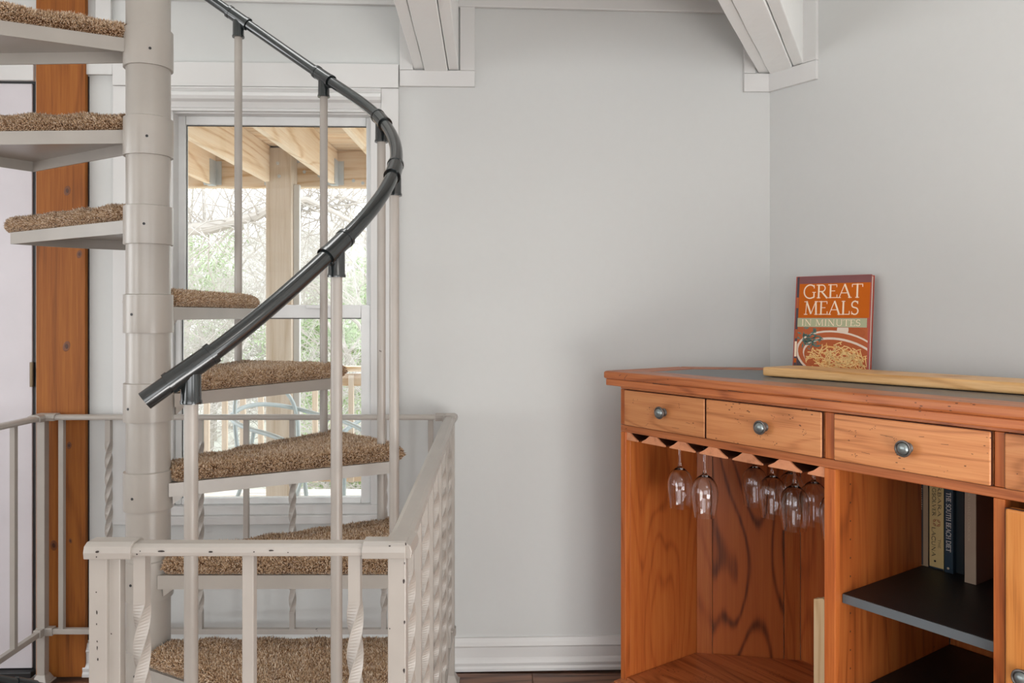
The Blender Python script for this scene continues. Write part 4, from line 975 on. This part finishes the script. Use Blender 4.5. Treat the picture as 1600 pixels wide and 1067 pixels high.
# patio chairs
def chair(loc, rz, label, panel=True):
    o = empty('patio_chair', loc, rz); tag(o, label, 'chair', 'patio chairs on the deck')
    top = [(-.27,.30,.60),(-.285,.1,.665),(-.285,-.12,.70),(-.24,-.27,.735),(-.12,-.33,.765),(0,-.345,.775),(.12,-.33,.765),(.24,-.27,.735),(.285,-.12,.70),(.285,.1,.665),(.27,.30,.60)]
    def smooth(p, n=5):
        out = []
        for i in range(len(p)-1):
            a, b, c, d = (Vector(p[max(0, min(len(p)-1, j))]) for j in (i-1, i, i+1, i+2))
            for k in range(n):
                f = k/n; out.append(.5*((2*b)+(c-a)*f+(2*a-5*b+4*c-d)*f*f+(3*b-a-3*c+d)*f**3))
        return out+[Vector(p[-1])]
    MB().tube(smooth(top), .0125, 10).build('arm_hoop', M['chairm'], o, smooth=True)
    MB().tube(smooth([(-.22,-.22,.44),(-.23,-.25,.72),(-.16,-.30,.86),(0,-.325,.89),(.16,-.30,.86),(.23,-.25,.72),(.22,-.22,.44)]), .011, 10).build('back_hoop', M['chairm'], o, smooth=True)
    for s in (-1, 1):
        MB().tube([(s*.27,.30,.60),(s*.255,.27,.44),(s*.24,.31,0)], .011, 8).build('leg', M['chairm'], o, smooth=True)
        MB().tube([(s*.285,-.05,.69),(s*.24,-.16,.44),(s*.25,-.36,0)], .011, 8).build('leg', M['chairm'], o, smooth=True)
    MB().tube([(.24*cos(t), .02+.24*sin(t), .44) for t in [2*pi*j/32 for j in range(33)]], .010, 8, caps=False).build('seat_ring', M['chairm'], o, smooth=True)
    MB().lathe([(0,0),(.235,0),(.235,.008),(0,.008)], 32, (0,.02,.436)).build('seat', M['sling'], o, smooth=True)
    if not panel: return o
    n = 12; bm_ = MB(); vs = []
    for j in range(n+1):
        f = j/n*2-1
        for z, yb in ((.50,-.20),(.86-.10*f*f,-.265)): vs.append((.20*f, yb-.055*(1-f*f), z))
    bm_.add(vs+[(x, y-.004, z) for x, y, z in vs], [(2*j,2*j+1,2*j+3,2*j+2) for j in range(n)]+[tuple(q+2*(n+1) for q in (2*j,2*j+2,2*j+3,2*j+1)) for j in range(n)])
    bm_.build('backrest', M['sling'], o, smooth=True)
    return o
chair((-1.16, 4.3, DK-.04), R(-118), 'pale tubular metal armchair on the deck, left of the two behind the glass', False)
chair((-.60, 4.6, DK-.04), R(150), 'pale tubular metal armchair at the right edge of the window, green-grey back')
# hillside
n = 40; vs = []; fs = []
def hz(x, y):
    d = max(0, y-6); base = -3.2+.10*d+.0009*d*d
    return base + .6*sin(x*.21)+.5*sin(y*.17+x*.1)+(.04*(x+20) if y > 20 else 0)
for j in range(n+1):
    for i in range(n+1):
        x = -60+100*i/n; yy = 3.2+80*(j/n)**1.3; vs.append((x, yy, hz(x, yy) if yy > 5 else -3.2))
for j in range(n):
    for i in range(n): a = j*(n+1)+i; fs.append((a, a+1, a+n+2, a+n+1))
tag(MB().add(vs, fs).build('hillside', M['hill'], smooth=True), kind='structure')
def tree_mesh(seed, h, r0, spread=.55, depth=5, kids=4, wiggle=.16, minr=.004):
    rs = random.Random(seed); mb = MB()
    def grow(p, d, L, r, lev):
        n_ = 5 if lev < 3 else 3; pts = [p.copy()]; rr = [r]; q = p.copy(); dd = d.copy()
        for k in range(n_):
            dd = (dd+Vector((rs.gauss(0,wiggle), rs.gauss(0,wiggle), rs.gauss(.03,wiggle)))).normalized(); q = q+dd*L/n_; pts.append(q.copy()); rr.append(max(minr*.6, r*(1-.62*(k+1)/n_)))
        mb.tube(pts, rr, 6 if lev < 2 else 3, caps=False)
        if lev >= depth: return
        for c in range(kids+(1 if lev == 0 else 0)):
            f = rs.uniform(.25, 1.0); i = min(n_-1, int(f*n_)); b_ = pts[i]+(pts[i+1]-pts[i])*(f*n_-i)
            ax = Vector((rs.gauss(0,1), rs.gauss(0,1), rs.gauss(0,.35))).normalized(); nd = (dd*(1-spread)+ax*spread+Vector((0,0,.12))).normalized()
            grow(b_, nd, L*rs.uniform(.5,.72), max(minr, r*(1-.6*f)*.6), lev+1)
    grow(Vector((0,0,0)), Vector((rs.gauss(0,.05), rs.gauss(0,.05), 1)).normalized(), h*.55, r0, 0)
    return mb
protos = [tree_mesh(11, 8, .13, kids=4).mesh('bare_tree', M['bark'], True), tree_mesh(5, 7, .09, kids=4, spread=.6).mesh('bare_tree', M['bark'], True), tree_mesh(23, 5, .05, kids=5, spread=.65, minr=.005).mesh('bare_tree', M['twig'], True)]
spots = [(-3.6,20,0,1.0),(-4.6,17,2,1.3),(-3.1,14.6,1,.9),(-5.2,12,0,.85),(-6.8,17,1,.9),(-4.4,10.2,2,.9),(-2.75,10.8,2,.95),(-2.2,13,0,.9),(-6.6,13.7,2,1.0),(-5.5,21,2,1.5),(-9.2,22,0,1.2),(-7.4,26,1,1.3)]
side = lambda x, y: (800+F*x/y)
desc = ['leafless pale-barked tree', 'slim leafless pale-barked tree', 'thin brushy sapling']
for k, (x, yy, kk, s) in enumerate(spots):
    o = bpy.data.objects.new('bare_tree', protos[kk]); COL.objects.link(o); z = hz(x, yy)-.1; o.location = (x, yy, z); o.scale = (s, s, s); o.rotation_euler = (0,0,random.uniform(0,6.28))
    px = side(x, yy); where = 'left of the deck post' if px < 410 else ('behind the deck post' if px < 462 else 'right of the deck post')
    far = 'near the deck' if yy < 13.5 else ('midway up the hillside' if yy < 19 else 'far up the hillside')
    tag(o, f'{desc[kk]} {far}, seen {where}', 'tree', 'leafless trees on the hillside')
# near limb reaching across the upper left of the view, from its own trunk
mb = MB(); tp = Vector((-5.4, 8.2, hz(-5.4, 8.2)-.1))
mb.tube([tp, tp+Vector((.1,0,2)), tp+Vector((.25,.05,4.2)), tp+Vector((.5,.1,6.5)), tp+Vector((.6,.1,8.5))], [.2,.17,.13,.09,.05], 10)
L0 = tp+Vector((.2,.02,0)); L0.z = EYE+.85
def at(px, py, Y): return Vector(((px-800)/F*Y, Y, EYE-(py-HOR)*Y/F))
mb.tube([L0, at(285,358,8.0), at(330,356,8.0), at(365,346,8.0), at(400,338,8.0), at(440,318,7.9), at(480,312,7.9), at(520,330,7.8), at(560,352,7.8)], [.09,.07,.065,.055,.05,.042,.035,.025,.012], 8)
rs = random.Random(9)
for _ in range(150):
    f = rs.random(); b0 = at(285+275*f, 356-40*f, 8); d = Vector((rs.gauss(0,.6), rs.gauss(0,.5), rs.gauss(.1,.6))); p = b0.copy(); pts = [p.copy()]
    for q in range(5): d = d+Vector((rs.gauss(0,.2), rs.gauss(0,.2), rs.gauss(0,.2))); p = p+d*.16; pts.append(p.copy())
    mb.tube(pts, [.009,.008,.007,.005,.004,.003], 4, caps=False)
    if rs.random() < .5:
        j = 2; d2 = Vector((rs.gauss(0,.7), rs.gauss(0,.5), rs.gauss(0,.7))); mb.tube([pts[j], pts[j]+d2*.25, pts[j]+d2*.5+Vector((0,0,rs.gauss(0,.1)))], [.006,.005,.003], 3, caps=False)
o = mb.build('bare_tree', M['bark'], smooth=True, loc=(0,0,0)); tag(o, 'nearest bare tree, its thick lichen-grey limb reaching sideways across the upper pane', 'tree')
# leafy evergreens: leaf quads on a short trunk
def leafy(seed, n_, rad, h, size, mat, elong=1.0):
    rs = np.random.default_rng(seed); mb = MB(); cs = rs.normal(0,1,(26,3)); cs /= np.linalg.norm(cs,axis=1)[:,None]; cs *= np.array([rad,rad,h/2])*rs.uniform(.3,1,(26,1)); cs[:,2] += h*.55
    idx = rs.integers(0,26,n_); P_ = cs[idx]+rs.normal(0,rad*.2,(n_,3)); d = rs.normal(0,1,(n_,3)); d /= np.linalg.norm(d,axis=1)[:,None]; e = np.cross(d, rs.normal(0,1,(n_,3))); e /= np.linalg.norm(e,axis=1)[:,None]
    a = size*elong; vs = np.stack([P_-d*a, P_+e*size*.4, P_+d*a, P_-e*size*.4],1).reshape(-1,3)
    mb.v = [tuple(v) for v in vs]; mb.f = [(4*k,4*k+1,4*k+2,4*k+3) for k in range(n_)]
    return mb.mesh('foliage', M[mat])
lf = [leafy(1, 5000, .9, 2.8, .045, 'leaf', 1.6), leafy(2, 5000, .8, 4.0, .03, 'needle', 2.4)]
for (x, yy, kk, s) in ((-2.5,11.5,0,.9),(-3.4,13.8,1,1.1),(-2.3,15.5,1,1.4),(-3.9,19,0,1.4),(-7.6,20,1,1.4)):
    e = empty('evergreen_shrub', (x, yy, hz(x, yy)-.1)); e.scale = (s, s, s)
    tag(e, {11.5: 'nearest soft green leafy shrub, at the right side of the window view', 13.8: 'narrow pale evergreen just right of the deck post', 15.5: 'tall pale evergreen at the far right of the window view', 19: 'pale leafy shrub behind the trees right of the deck post', 20: 'pale evergreen far left on the hillside'}[yy], 'shrub', 'pale green shrubs on the hillside')
    f_ = bpy.data.objects.new('foliage', lf[kk]); COL.objects.link(f_); f_.parent = e; f_.rotation_euler = (0,0,x)
    MB().tube([(0,0,0),(.03,0,1.2),(0,.03,2.2)], [.05,.035,.01], 6).build('trunk', M['bark'], e)
